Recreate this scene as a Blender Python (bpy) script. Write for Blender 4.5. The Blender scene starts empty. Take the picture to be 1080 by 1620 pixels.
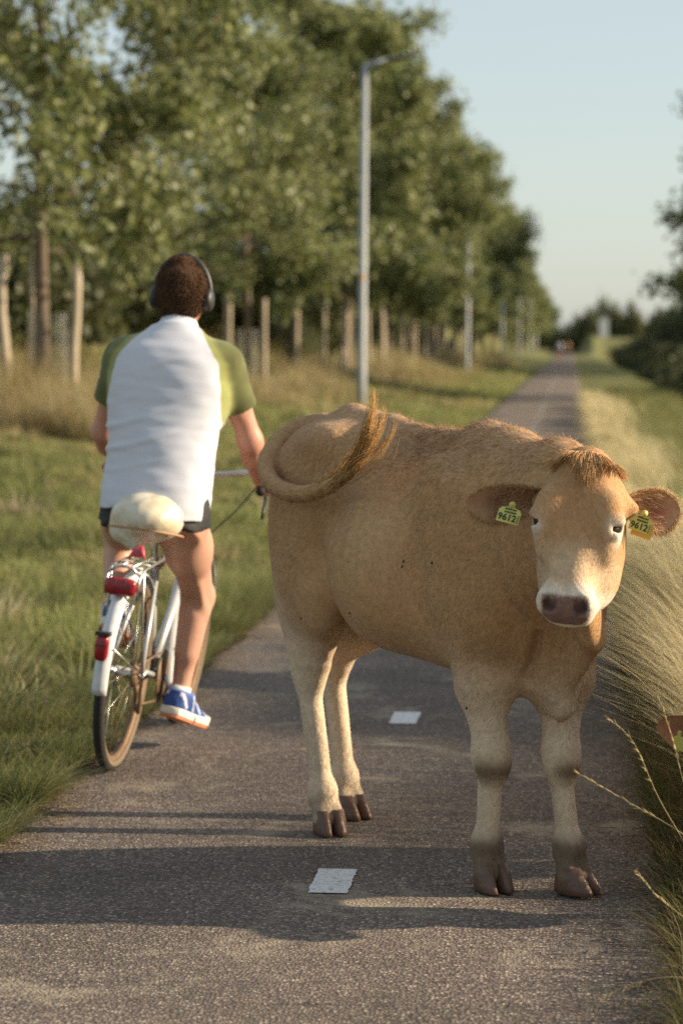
import bpy, math, random
import numpy as np
from mathutils import Vector, Matrix

# ------------------------------------------------------------------ camera, sky, sun, exposure
scene = bpy.context.scene
COL = scene.collection
EYE = 1.5
PITCH, YAW = math.radians(3.993), math.radians(5.408)
cam_data = bpy.data.cameras.new('camera')
cam = bpy.data.objects.new('camera', cam_data)
COL.objects.link(cam)
cam.location = (0, 0, EYE)
cam.rotation_euler = (math.pi / 2 - PITCH, 0, YAW)
cam_data.sensor_fit = 'VERTICAL'
cam_data.sensor_height = 36.0
cam_data.sensor_width = 24.0
cam_data.lens = 85.0
cam_data.clip_start = 0.1
cam_data.clip_end = 5000
cam_data.dof.use_dof = True
cam_data.dof.focus_distance = 6.35
cam_data.dof.aperture_fstop = 3.2
scene.camera = cam

SUN_EL = math.radians(20.5)
SUN_AZ = math.radians(84.5)          # measured from +Y (along the path) towards +X (right)
sun_dir = Vector((math.sin(SUN_AZ) * math.cos(SUN_EL), math.cos(SUN_AZ) * math.cos(SUN_EL), math.sin(SUN_EL)))
world = bpy.data.worlds.new('World')
scene.world = world
world.use_nodes = True
wn = world.node_tree.nodes
wl = world.node_tree.links
wn.clear()
w_out = wn.new('ShaderNodeOutputWorld')
w_bg = wn.new('ShaderNodeBackground')
w_sky = wn.new('ShaderNodeTexSky')
w_sky.sky_type = 'NISHITA'
w_sky.sun_disc = False
w_sky.sun_elevation = SUN_EL
w_sky.sun_rotation = SUN_AZ
w_sky.air_density = 1.0
w_sky.dust_density = 1.0
w_sky.ozone_density = 1.0
w_bg.inputs['Strength'].default_value = 0.108
w_mix = wn.new('ShaderNodeMix')
w_mix.data_type = 'RGBA'                       # thin even summer haze over the blue
w_mix.inputs[0].default_value = 0.62
w_mix.inputs[7].default_value = (3.10, 3.42, 3.42, 1)
wl.new(w_sky.outputs[0], w_mix.inputs[6])
wl.new(w_mix.outputs[2], w_bg.inputs[0])
wl.new(w_bg.outputs[0], w_out.inputs[0])
sun_data = bpy.data.lights.new('sun', 'SUN')
sun_data.energy = 5.0
sun_data.angle = math.radians(0.53)
sun_data.color = (1.0, 0.83, 0.60)
sun = bpy.data.objects.new('sun', sun_data)
COL.objects.link(sun)
sun.rotation_euler = sun_dir.to_track_quat('Z', 'Y').to_euler()
sun.location = (30, 0, 20)
scene.view_settings.view_transform = 'Standard'
scene.view_settings.look = 'None'
scene.view_settings.gamma = 1.0
scene.view_settings.use_curve_mapping = False
scene.view_settings.exposure = 0.86
scene.render.engine = 'CYCLES'
scene.cycles.use_denoising = False
scene.cycles.max_bounces = 6
scene.cycles.transparent_max_bounces = 8

# ------------------------------------------------------------------ helpers
def rgb(r, g, b):
    f = lambda c: (c / 255) / 12.92 if c / 255 <= 0.04045 else ((c / 255 + 0.055) / 1.055) ** 2.4
    return (f(r), f(g), f(b))

def sstep(a, b, x):
    t = np.clip((x - a) / (b - a), 0, 1)
    return t * t * (3 - 2 * t)

def tag(o, label=None, cat=None, group=None, kind=None):
    if label: o['label'] = label
    if cat: o['category'] = cat
    if group: o['group'] = group
    if kind: o['kind'] = kind
    return o

def empty(name, loc=(0, 0, 0), rz=0.0, parent=None):
    o = bpy.data.objects.new(name, None)
    COL.objects.link(o)
    o.empty_display_size = 0.1
    o.location = loc
    o.rotation_euler = (0, 0, rz)
    if parent: o.parent = parent
    return o

def link(name, me, mat=None, parent=None, smooth=True):
    o = bpy.data.objects.new(name, me)
    COL.objects.link(o)
    if mat is not None and not me.materials: me.materials.append(mat)
    if smooth and len(me.polygons):
        me.polygons.foreach_set('use_smooth', np.ones(len(me.polygons), dtype=bool))
    if parent: o.parent = parent
    return o

def copy_tree(o, parent=None):
    c = o.copy()
    COL.objects.link(c)
    c.parent = parent
    for ch in list(o.children): copy_tree(ch, c)
    return c

def np_mesh(name, verts, faces, cols=None):
    """verts (N,3); faces list of (M,k) arrays"""
    me = bpy.data.meshes.new(name)
    verts = np.asarray(verts, dtype=np.float32)
    if not isinstance(faces, list): faces = [faces]
    faces = [np.asarray(f, dtype=np.int32) for f in faces if len(f)]
    loops = np.concatenate([f.ravel() for f in faces])
    tot = np.concatenate([np.full(len(f), f.shape[1], dtype=np.int32) for f in faces])
    start = np.concatenate([[0], np.cumsum(tot)[:-1]]).astype(np.int32)
    me.vertices.add(len(verts)); me.vertices.foreach_set('co', verts.ravel())
    me.loops.add(len(loops)); me.loops.foreach_set('vertex_index', loops)
    me.polygons.add(len(tot)); me.polygons.foreach_set('loop_start', start)
    me.polygons.foreach_set('loop_total', tot)
    if cols is not None:
        a = me.color_attributes.new('col', 'FLOAT_COLOR', 'POINT')
        c4 = np.ones((len(verts), 4), dtype=np.float32); c4[:, :3] = cols
        a.data.foreach_set('color', c4.ravel())
    me.update(calc_edges=True)
    me.validate()
    return me

class MB:
    """collects simple shapes into one mesh"""
    def __init__(s): s.v = []; s.f = []
    def add(s, vs, fs):
        n = len(s.v); s.v += [tuple(map(float, v)) for v in vs]
        s.f += [tuple(i + n for i in f) for f in fs]; return s
    def box(s, c, size, rot=None):
        c = Vector(c); hx, hy, hz = [q / 2 for q in size]
        vs = [Vector((x, y, z)) for x in (-hx, hx) for y in (-hy, hy) for z in (-hz, hz)]
        if rot is not None: vs = [rot @ v for v in vs]
        return s.add([c + v for v in vs], [(0, 1, 3, 2), (4, 6, 7, 5), (0, 4, 5, 1), (2, 3, 7, 6), (0, 2, 6, 4), (1, 5, 7, 3)])
    def tube(s, pts, r, n=10, cap=True, closed=False, flat=1.0):
        pts = [Vector(p) for p in pts]; m = len(pts)
        rs = list(r) if hasattr(r, '__len__') else [r] * m
        vs = []; prev = None
        for i, p in enumerate(pts):
            if closed: t = pts[(i + 1) % m] - pts[i - 1]
            else: t = pts[min(i + 1, m - 1)] - pts[max(i - 1, 0)]
            t.normalize()
            if prev is None:
                a = Vector((0, 0, 1)) if abs(t.z) < 0.9 else Vector((1, 0, 0))
                a = (a - t * a.dot(t)).normalized()
            else: a = (prev - t * prev.dot(t)).normalized()
            prev = a; b = t.cross(a)
            for k in range(n):
                an = 2 * math.pi * k / n
                vs.append(p + (a * math.cos(an) + b * math.sin(an) * flat) * rs[i])
        fs = []
        for i in range(m if closed else m - 1):
            for k in range(n):
                j = (i + 1) % m
                fs.append((i * n + k, i * n + (k + 1) % n, j * n + (k + 1) % n, j * n + k))
        if cap and not closed:
            fs.append(tuple(range(n - 1, -1, -1))); fs.append(tuple((m - 1) * n + k for k in range(n)))
        return s.add(vs, fs)
    def lathe(s, c, axis, prof, n=24):
        """prof: (distance along axis, radius)"""
        c = Vector(c); t = Vector(axis).normalized()
        a = Vector((0, 0, 1)) if abs(t.z) < 0.9 else Vector((1, 0, 0))
        a = (a - t * a.dot(t)).normalized(); b = t.cross(a)
        vs = []; m = len(prof)
        for d, r in prof:
            for k in range(n):
                an = 2 * math.pi * k / n
                vs.append(c + t * d + (a * math.cos(an) + b * math.sin(an)) * r)
        fs = [(i * n + k, i * n + (k + 1) % n, (i + 1) * n + (k + 1) % n, (i + 1) * n + k) for i in range(m - 1) for k in range(n)]
        if prof[0][1] > 1e-5: fs.append(tuple(range(n - 1, -1, -1)))
        if prof[-1][1] > 1e-5: fs.append(tuple((m - 1) * n + k for k in range(n)))
        return s.add(vs, fs)
    def grid(s, rows, close_u=False):
        n = len(rows[0]); vs = [p for r in rows for p in r]
        fs = [(i * n + k, i * n + (k + 1) % n, (i + 1) * n + (k + 1) % n, (i + 1) * n + k)
              for i in range(len(rows) - 1) for k in range(n if close_u else n - 1)]
        return s.add(vs, fs)
    def xf(s, fn): s.v = [tuple(fn(Vector(p))) for p in s.v]; return s
    def build(s, name, mat, parent=None, smooth=True, bevel=0.0):
        me = bpy.data.meshes.new(name); me.from_pydata(s.v, [], s.f); me.update()
        o = link(name, me, mat, parent, smooth)
        if bevel:
            m = o.modifiers.new('b', 'BEVEL'); m.width = bevel; m.segments = 2; m.limit_method = 'ANGLE'
        return o

def spline(pts, n):
    """Catmull-Rom through rows of pts, n samples"""
    P = np.asarray(pts, float); m = len(P)
    u = np.linspace(0, m - 1, n); i = np.clip(u.astype(int), 0, m - 2); t = (u - i)[:, None]
    p0 = P[np.maximum(i - 1, 0)]; p1 = P[i]; p2 = P[i + 1]; p3 = P[np.minimum(i + 2, m - 1)]
    return 0.5 * ((2 * p1) + (-p0 + p2) * t + (2 * p0 - 5 * p1 + 4 * p2 - p3) * t ** 2 + (-p0 + 3 * p1 - 3 * p2 + p3) * t ** 3)

# ------------------------------------------------------------------ materials
def new_mat(name):
    m = bpy.data.materials.new(name); m.use_nodes = True
    nt = m.node_tree; b = nt.nodes['Principled BSDF']
    return m, nt, b

def N(nt, kind, **kw):
    n = nt.nodes.new(kind)
    for k, v in kw.items():
        if k.startswith('i_'):
            key = k[2:]; key = int(key) if key.isdigit() else key.replace('_', ' ')
            n.inputs[key].default_value = v
        else: setattr(n, k, v)
    return n

def plain(name, col, rough=0.6, metal=0.0, var=0.15, scale=8.0, bump=0.0, bscale=60.0, spec=0.5):
    m, nt, b = new_mat(name); L = nt.links.new
    tc = N(nt, 'ShaderNodeTexCoord')
    nz = N(nt, 'ShaderNodeTexNoise', i_Scale=scale, i_Detail=5.0)
    L(tc.outputs['Object'], nz.inputs['Vector'])
    mx = N(nt, 'ShaderNodeMix', data_type='RGBA')
    mx.inputs[6].default_value = (*[c * (1 - var) for c in col], 1)
    mx.inputs[7].default_value = (*[min(1, c * (1 + var)) for c in col], 1)
    L(nz.outputs['Fac'], mx.inputs[0]); L(mx.outputs[2], b.inputs['Base Color'])
    b.inputs['Roughness'].default_value = rough; b.inputs['Metallic'].default_value = metal
    b.inputs['Specular IOR Level'].default_value = spec
    if bump:
        nb = N(nt, 'ShaderNodeTexNoise', i_Scale=bscale, i_Detail=4.0)
        L(tc.outputs['Object'], nb.inputs['Vector'])
        bp = N(nt, 'ShaderNodeBump', i_Strength=bump, i_Distance=0.01)
        L(nb.outputs['Fac'], bp.inputs['Height']); L(bp.outputs[0], b.inputs['Normal'])
    return m

def attr_mat(name, rough=0.7, translucent=0.0, bump=0.0, bscale=200.0, bdist=0.004, var=0.25, vscale=30.0, spec=0.3, sheen=0.0, stretch=None):
    """colour from the mesh's own 'col' attribute, broken up by noise"""
    m, nt, b = new_mat(name); L = nt.links.new
    at = N(nt, 'ShaderNodeAttribute', attribute_name='col')
    tc = N(nt, 'ShaderNodeTexCoord')
    src = tc.outputs['Object']
    if stretch:
        mp = N(nt, 'ShaderNodeMapping'); mp.inputs['Scale'].default_value = stretch
        L(src, mp.inputs['Vector']); src = mp.outputs[0]
    nz = N(nt, 'ShaderNodeTexNoise', i_Scale=vscale, i_Detail=6.0, i_Roughness=0.65)
    L(src, nz.inputs['Vector'])
    mr = N(nt, 'ShaderNodeMapRange'); mr.inputs['From Min'].default_value = 0.25; mr.inputs['From Max'].default_value = 0.75
    mr.inputs['To Min'].default_value = 1 - var; mr.inputs['To Max'].default_value = 1 + var
    L(nz.outputs['Fac'], mr.inputs['Value'])
    mul = N(nt, 'ShaderNodeVectorMath', operation='SCALE')
    L(at.outputs['Color'], mul.inputs[0]); L(mr.outputs[0], mul.inputs['Scale'])
    L(mul.outputs[0], b.inputs['Base Color'])
    b.inputs['Roughness'].default_value = rough; b.inputs['Specular IOR Level'].default_value = spec
    if sheen:
        b.inputs['Sheen Weight'].default_value = sheen; b.inputs['Sheen Roughness'].default_value = 0.5
    if bump:
        nb = N(nt, 'ShaderNodeTexNoise', i_Scale=bscale, i_Detail=3.0)
        L(src, nb.inputs['Vector'])
        bp = N(nt, 'ShaderNodeBump', i_Strength=bump, i_Distance=bdist)
        L(nb.outputs['Fac'], bp.inputs['Height']); L(bp.outputs[0], b.inputs['Normal'])
    if translucent:
        tr = N(nt, 'ShaderNodeBsdfTranslucent'); L(mul.outputs[0], tr.inputs['Color'])
        ms = N(nt, 'ShaderNodeMixShader'); ms.inputs[0].default_value = translucent
        L(b.outputs[0], ms.inputs[1]); L(tr.outputs[0], ms.inputs[2])
        L(ms.outputs[0], nt.nodes['Material Output'].inputs['Surface'])
    return m

# ------------------------------------------------------------------ implicit surfaces -> one continuous mesh
class Field:
    def __init__(s, lo, hi, res):
        s.ax = [np.arange(lo[i], hi[i] + res, res, dtype=np.float32) for i in range(3)]
        s.res = res
        s.d = np.full([len(a) for a in s.ax], 0.3, dtype=np.float32)
    def _sl(s, lo, hi, m):
        sl = []
        for i in range(3):
            a = int(np.searchsorted(s.ax[i], lo[i] - m)); b = int(np.searchsorted(s.ax[i], hi[i] + m))
            sl.append(slice(max(a, 0), max(b, a + 1)))
        return tuple(sl)
    def apply(s, fn, lo, hi, k=0.03, sub=False):
        sl = s._sl(lo, hi, k + 0.03)
        X = s.ax[0][sl[0]][:, None, None]; Y = s.ax[1][sl[1]][None, :, None]; Z = s.ax[2][sl[2]][None, None, :]
        if X.size == 0 or Y.size == 0 or Z.size == 0: return
        b = fn(X, Y, Z); a = s.d[sl]
        if sub:
            b = -b; h = np.clip(0.5 - 0.5 * (b - a) / k, 0, 1)
            s.d[sl] = a + (b - a) * (1 - h) + k * h * (1 - h) if False else np.maximum(a, b) + np.maximum(k - np.abs(a - b), 0) ** 2 / (4 * k)
        else:
            s.d[sl] = np.minimum(a, b) - np.maximum(k - np.abs(a - b), 0) ** 2 / (4 * k)
    def cap(s, a, b, ra, rb=None, k=0.03, sub=False):
        a = np.asarray(a, np.float32); b = np.asarray(b, np.float32); rb = ra if rb is None else rb
        v = b - a; L2 = max(float(v @ v), 1e-9)
        def fn(X, Y, Z):
            px, py, pz = X - a[0], Y - a[1], Z - a[2]
            t = np.clip((px * v[0] + py * v[1] + pz * v[2]) / L2, 0, 1)
            return np.sqrt((px - t * v[0]) ** 2 + (py - t * v[1]) ** 2 + (pz - t * v[2]) ** 2) - (ra + (rb - ra) * t)
        r = max(ra, rb)
        s.apply(fn, np.minimum(a, b) - r, np.maximum(a, b) + r, k, sub)
    def chain(s, pts, rs, k=0.03):
        for i in range(len(pts) - 1): s.cap(pts[i], pts[i + 1], rs[i], rs[i + 1], k)
    def ell(s, c, r, k=0.03, M=None, sub=False):
        """ellipsoid; M rows are its axes"""
        c = np.asarray(c, np.float32); r = np.asarray(r, np.float32)
        M = np.eye(3, dtype=np.float32) if M is None else np.asarray(M, np.float32)
        def fn(X, Y, Z):
            px, py, pz = X - c[0], Y - c[1], Z - c[2]
            q = 0; g = 0
            for i in range(3):
                e = (px * M[i][0] + py * M[i][1] + pz * M[i][2]) / r[i]
                q = q + e * e; g = g + (e / r[i]) ** 2
            q = np.sqrt(q)
            return q * (q - 1) / np.maximum(np.sqrt(g), 1e-6)
        ext = np.sqrt(((M * r[:, None]) ** 2).sum(0))
        s.apply(fn, c - ext, c + ext, k, sub)
    def ecap(s, a, b, W, ra, rb, k=0.04):
        """capsule with elliptic section: ra=(along W, across) at a, rb at b"""
        a = np.asarray(a, np.float32); b = np.asarray(b, np.float32); v = b - a; Ln = float(np.linalg.norm(v)); v = v / Ln
        W = np.asarray(W, np.float32); W = W - v * (W @ v); W = W / np.linalg.norm(W); V = np.cross(v, W)
        def fn(X, Y, Z):
            px, py, pz = X - a[0], Y - a[1], Z - a[2]
            l = px * v[0] + py * v[1] + pz * v[2]; t = np.clip(l / Ln, 0, 1)
            w = px * W[0] + py * W[1] + pz * W[2]; u = px * V[0] + py * V[1] + pz * V[2]
            rw = ra[0] + (rb[0] - ra[0]) * t; ru = ra[1] + (rb[1] - ra[1]) * t
            e = (l - t * Ln) / np.minimum(rw, ru)
            return (np.sqrt((w / rw) ** 2 + (u / ru) ** 2 + e * e) - 1) * np.minimum(rw, ru)
        r = max(max(ra), max(rb))
        s.apply(fn, np.minimum(a, b) - r, np.maximum(a, b) + r, k)
    def loft(s, O, A, W, secs, p=2.3, k=0.03):
        """secs rows: t, u_top, u_bottom, half width, egg (negative: wider low)"""
        O = np.asarray(O, np.float32); A = np.asarray(A, np.float32); A = A / np.linalg.norm(A)
        W = np.asarray(W, np.float32); W = W - A * (W @ A); W = W / np.linalg.norm(W); U = np.cross(A, W)
        S = spline(secs, 120).astype(np.float32)
        S = S[np.argsort(S[:, 0])]
        def fn(X, Y, Z):
            px, py, pz = X - O[0], Y - O[1], Z - O[2]
            t = px * A[0] + py * A[1] + pz * A[2]
            tt = np.clip(t, S[0, 0], S[-1, 0])
            w = px * W[0] + py * W[1] + pz * W[2]; u = px * U[0] + py * U[1] + pz * U[2]
            top = np.interp(tt, S[:, 0], S[:, 1]); bot = np.interp(tt, S[:, 0], S[:, 2]); hw = np.interp(tt, S[:, 0], S[:, 3]); eg = np.interp(tt, S[:, 0], S[:, 4])
            uc = (top + bot) / 2; hh = np.maximum((top - bot) / 2, 0.01); uu = (u - uc) / hh
            h2 = np.maximum(hw * (1 + eg * np.clip(uu, -1, 1)), 0.008)
            q = (np.abs(w / h2) ** p + np.abs(uu) ** p) ** (1 / p)
            d = (q - 1) * np.minimum(h2, hh)
            return np.where(t == tt, d, np.sqrt(np.maximum(d, 0) ** 2 + (t - tt) ** 2)).astype(np.float32)
        cs = []
        for r in secs:
            for w in (-1.3 * r[3], 1.3 * r[3]):
                for u in (r[1], r[2]): cs.append(O + A * r[0] + W * w + U * u)
        cs = np.array(cs)
        s.apply(fn, cs.min(0), cs.max(0), k)
    def mesh(s, relax=2):
        d = s.d
        sg = d < 0
        nx, ny, nz = d.shape
        c = np.zeros((nx - 1, ny - 1, nz - 1), dtype=np.int8)
        for i in (0, 1):
            for j in (0, 1):
                for l in (0, 1): c += sg[i:nx - 1 + i, j:ny - 1 + j, l:nz - 1 + l]
        idx = np.argwhere((c > 0) & (c < 8))
        vid = np.full(c.shape, -1, dtype=np.int32); vid[tuple(idx.T)] = np.arange(len(idx))
        corners = [(i, j, l) for i in (0, 1) for j in (0, 1) for l in (0, 1)]
        vals = np.stack([d[idx[:, 0] + i, idx[:, 1] + j, idx[:, 2] + l] for i, j, l in corners], 1)
        acc = np.zeros((len(idx), 3)); cnt = np.zeros(len(idx))
        for a in range(8):
            for b in range(a + 1, 8):
                if sum(abs(corners[a][q] - corners[b][q]) for q in range(3)) != 1: continue
                va, vb = vals[:, a], vals[:, b]; m = (va < 0) != (vb < 0)
                t = np.where(m, va / np.where(m, va - vb, 1), 0)
                p = np.array(corners[a]) + t[:, None] * (np.array(corners[b]) - np.array(corners[a]))
                acc += p * m[:, None]; cnt += m
        V = idx + acc / cnt[:, None]
        V = V * s.res + np.array([s.ax[0][0], s.ax[1][0], s.ax[2][0]])
        F = []
        for axis in range(3):
            o1, o2 = [(1, 2), (2, 0), (0, 1)][axis]
            s0 = np.take(sg, range(0, d.shape[axis] - 1), axis); s1 = np.take(sg, range(1, d.shape[axis]), axis)
            e = np.argwhere(s0 != s1)
            e = e[(e[:, o1] > 0) & (e[:, o2] > 0) & (e[:, o1] < c.shape[o1]) & (e[:, o2] < c.shape[o2])]
            flip = s0[tuple(e.T)]
            q = []
            for da, db in ((0, 0), (-1, 0), (-1, -1), (0, -1)):
                ee = e.copy(); ee[:, o1] += da; ee[:, o2] += db; q.append(vid[tuple(ee.T)])
            q = np.stack(q, 1)
            q[~flip] = q[~flip][:, ::-1]
            F.append(q)
        F = np.concatenate(F)
        E_ = np.concatenate([F[:, [0, 1]], F[:, [1, 2]], F[:, [2, 3]], F[:, [3, 0]]])
        for it in range(relax * 2):
            a = np.zeros_like(V); n = np.zeros(len(V))
            for q in range(3): a[:, q] = np.bincount(E_[:, 0], V[E_[:, 1], q], len(V)) + np.bincount(E_[:, 1], V[E_[:, 0], q], len(V))
            n = np.bincount(E_[:, 0], minlength=len(V)) + np.bincount(E_[:, 1], minlength=len(V))
            V = V + (0.55 if it % 2 == 0 else -0.5) * (a / n[:, None] - V)
        return V, F

def face_normals(V, F):
    n = np.cross(V[F[:, 2]] - V[F[:, 0]], V[F[:, 3]] - V[F[:, 1]])
    return n / np.maximum(np.linalg.norm(n, axis=1), 1e-9)[:, None]

def noise3(P, scale, seed=0):
    """cheap smooth pseudo noise in [-1,1] from summed sines"""
    r = np.random.RandomState(seed); out = 0
    for i in range(7):
        k = r.normal(size=3); k = k / np.linalg.norm(k) * scale * r.uniform(0.6, 1.7)
        out = out + np.sin(P @ k + r.uniform(0, 6.28))
    return out / 4.0

def strands(name, roots, dirs, length, width, mat, parent, cols, nseg=4, grav=0.0, rng=None, curl=0.0, kind='stuff'):
    """thin tapered hair: flat ribbons crossing at right angles would be costly, so each is a three sided spike"""
    Nn = len(roots); rng = rng or np.random.RandomState(1)
    dirs = dirs / np.linalg.norm(dirs, axis=1)[:, None]
    ref = rng.normal(size=(Nn, 3)); s1 = np.cross(dirs, ref); s1 /= np.linalg.norm(s1, axis=1)[:, None]; s2 = np.cross(dirs, s1)
    length = np.broadcast_to(length, Nn); width = np.broadcast_to(width, Nn)
    V = []
    for j in range(nseg):
        t = j / nseg
        c = roots + dirs * (length * t)[:, None] + s1 * (curl * length * np.sin(t * 3.1))[:, None]
        c[:, 2] -= grav * length * t * t
        for a in (0, 2.094, 4.189):
            V.append(c + (s1 * math.cos(a) + s2 * math.sin(a)) * (width * (1 - 0.8 * t))[:, None])
    tip = roots + dirs * length[:, None]; tip[:, 2] -= grav * length
    V.append(tip)
    K = nseg * 3 + 1
    V = np.stack(V, 1).reshape(-1, 3)
    base = (np.arange(Nn) * K)[:, None]
    Q = []; T = []
    for j in range(nseg - 1):
        for a in range(3):
            b = (a + 1) % 3; Q.append(base + np.array([[j * 3 + a, j * 3 + b, j * 3 + 3 + b, j * 3 + 3 + a]]))
    for a in range(3): T.append(base + np.array([[(nseg - 1) * 3 + a, (nseg - 1) * 3 + (a + 1) % 3, K - 1]]))
    C = np.repeat(cols, K, axis=0)
    fs = ([np.concatenate(Q)] if Q else []) + [np.concatenate(T)]
    o = link(name, np_mesh(name, V, fs, C), mat, parent)
    if kind: o['kind'] = kind
    return o

def coat_ribbons(name, roots, dirs, normals, length, width, mat, parent, cols):
    """short flat hairs lying on a hide; shaded with the hide's own normal"""
    n = len(roots); dirs = dirs / np.linalg.norm(dirs, axis=1)[:, None]
    sd = np.cross(normals, dirs); sd /= np.linalg.norm(sd, axis=1)[:, None] + 1e-9
    w = np.broadcast_to(width, n)[:, None]
    V = np.stack([roots + sd * w, roots - sd * w, roots + dirs * length[:, None]], 1).reshape(-1, 3)
    T = (np.arange(n) * 3)[:, None] + np.array([[1, 0, 2]])
    gn = np.cross(V[T[:, 1]] - V[T[:, 0]], V[T[:, 2]] - V[T[:, 0]]); fl = (gn * normals).sum(1) < 0
    T[fl] = T[fl][:, ::-1]
    me = np_mesh(name, V, T, np.repeat(cols, 3, axis=0))
    o = link(name, me, mat, parent)
    me.normals_split_custom_set_from_vertices(np.repeat(normals + 0.15 * dirs, 3, axis=0))
    o['kind'] = 'stuff'
    return o

# ------------------------------------------------------------------ ground and path
PATH_L, PATH_R = -1.72, 0.30
def edge_wobble(y, seed):
    return 0.012 * np.sin(y * 1.7 + seed) + 0.014 * np.sin(y * 5.3 + 2 * seed) + 0.02 * np.sin(y * 0.6 + seed) + 0.010 * np.sin(y * 13.1 + seed)

def H(x, y):
    x = np.asarray(x, float); y = np.asarray(y, float)
    left = 0.52 * sstep(PATH_L - 0.05, -7.0, x) + 4.3 * sstep(-8.6, -17.0, x) * sstep(10, 26, y)
    left = left + 0.04 * np.sin(x * 1.3 + y * 0.35) * sstep(-2.2, -3.5, x) + 0.25 * np.sin(y * 0.21 + x * 0.3) * sstep(-9, -13, x)
    right = 0.05 * sstep(PATH_R + 0.1, 1.2, x) - 0.45 * sstep(2.2, 4.5, x) + 0.03 * np.sin(x * 1.9 + y * 0.8) * sstep(0.8, 1.6, x)
    far = 2.7 * sstep(290, 340, y) * sstep(0.8, 3.0, x)
    return np.where(x < -0.7, left, right) + far - 0.012

def ground_material():
    m, nt, b = new_mat('grass_soil'); L = nt.links.new
    tc = N(nt, 'ShaderNodeTexCoord')
    n1 = N(nt, 'ShaderNodeTexNoise', i_Scale=0.55, i_Detail=6.0); L(tc.outputs['Object'], n1.inputs['Vector'])
    n2 = N(nt, 'ShaderNodeTexNoise', i_Scale=9.0, i_Detail=8.0, i_Roughness=0.7); L(tc.outputs['Object'], n2.inputs['Vector'])
    r1 = N(nt, 'ShaderNodeValToRGB'); e = r1.color_ramp.elements
    e[0].position = 0.35; e[0].color = (0.13, 0.145, 0.045, 1); e[1].position = 0.66; e[1].color = (0.25, 0.20, 0.10, 1)
    r2 = N(nt, 'ShaderNodeValToRGB'); e = r2.color_ramp.elements
    e[0].position = 0.3; e[0].color = (0.08, 0.085, 0.033, 1); e[1].position = 0.7; e[1].color = (0.20, 0.21, 0.075, 1)
    L(n1.outputs['Fac'], r1.inputs[0]); L(n2.outputs['Fac'], r2.inputs[0])
    mx = N(nt, 'ShaderNodeMix', data_type='RGBA'); mx.inputs[0].default_value = 0.5
    L(r1.outputs[0], mx.inputs[6]); L(r2.outputs[0], mx.inputs[7]); L(mx.outputs[2], b.inputs['Base Color'])
    b.inputs['Roughness'].default_value = 0.95; b.inputs['Specular IOR Level'].default_value = 0.1
    bp = N(nt, 'ShaderNodeBump', i_Strength=0.8, i_Distance=0.06); L(n2.outputs['Fac'], bp.inputs['Height']); L(bp.outputs[0], b.inputs['Normal'])
    return m

def build_ground():
    xs = np.concatenate([np.linspace(-900, -60, 12)[:-1], np.linspace(-60, -20, 12)[:-1], np.linspace(-20, 8, 95)[:-1], np.linspace(8, 60, 16)[:-1], np.linspace(60, 900, 12)])
    ys = np.concatenate([np.linspace(-30, 2, 12)[:-1], np.linspace(2, 40, 110)[:-1], np.linspace(40, 150, 60)[:-1], np.linspace(150, 500, 30)[:-1], np.linspace(500, 3500, 14)])
    X, Y = np.meshgrid(xs, ys, indexing='ij')
    Z = H(X, Y)
    V = np.stack([X, Y, Z], -1).reshape(-1, 3)
    ny = len(ys); i = np.arange(len(xs) - 1)[:, None] * ny + np.arange(ny - 1)[None, :]
    i = i.ravel(); F = np.stack([i, i + ny, i + ny + 1, i + 1], 1)
    tag(link('ground', np_mesh('ground', V, F), ground_material()), kind='structure')

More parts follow.
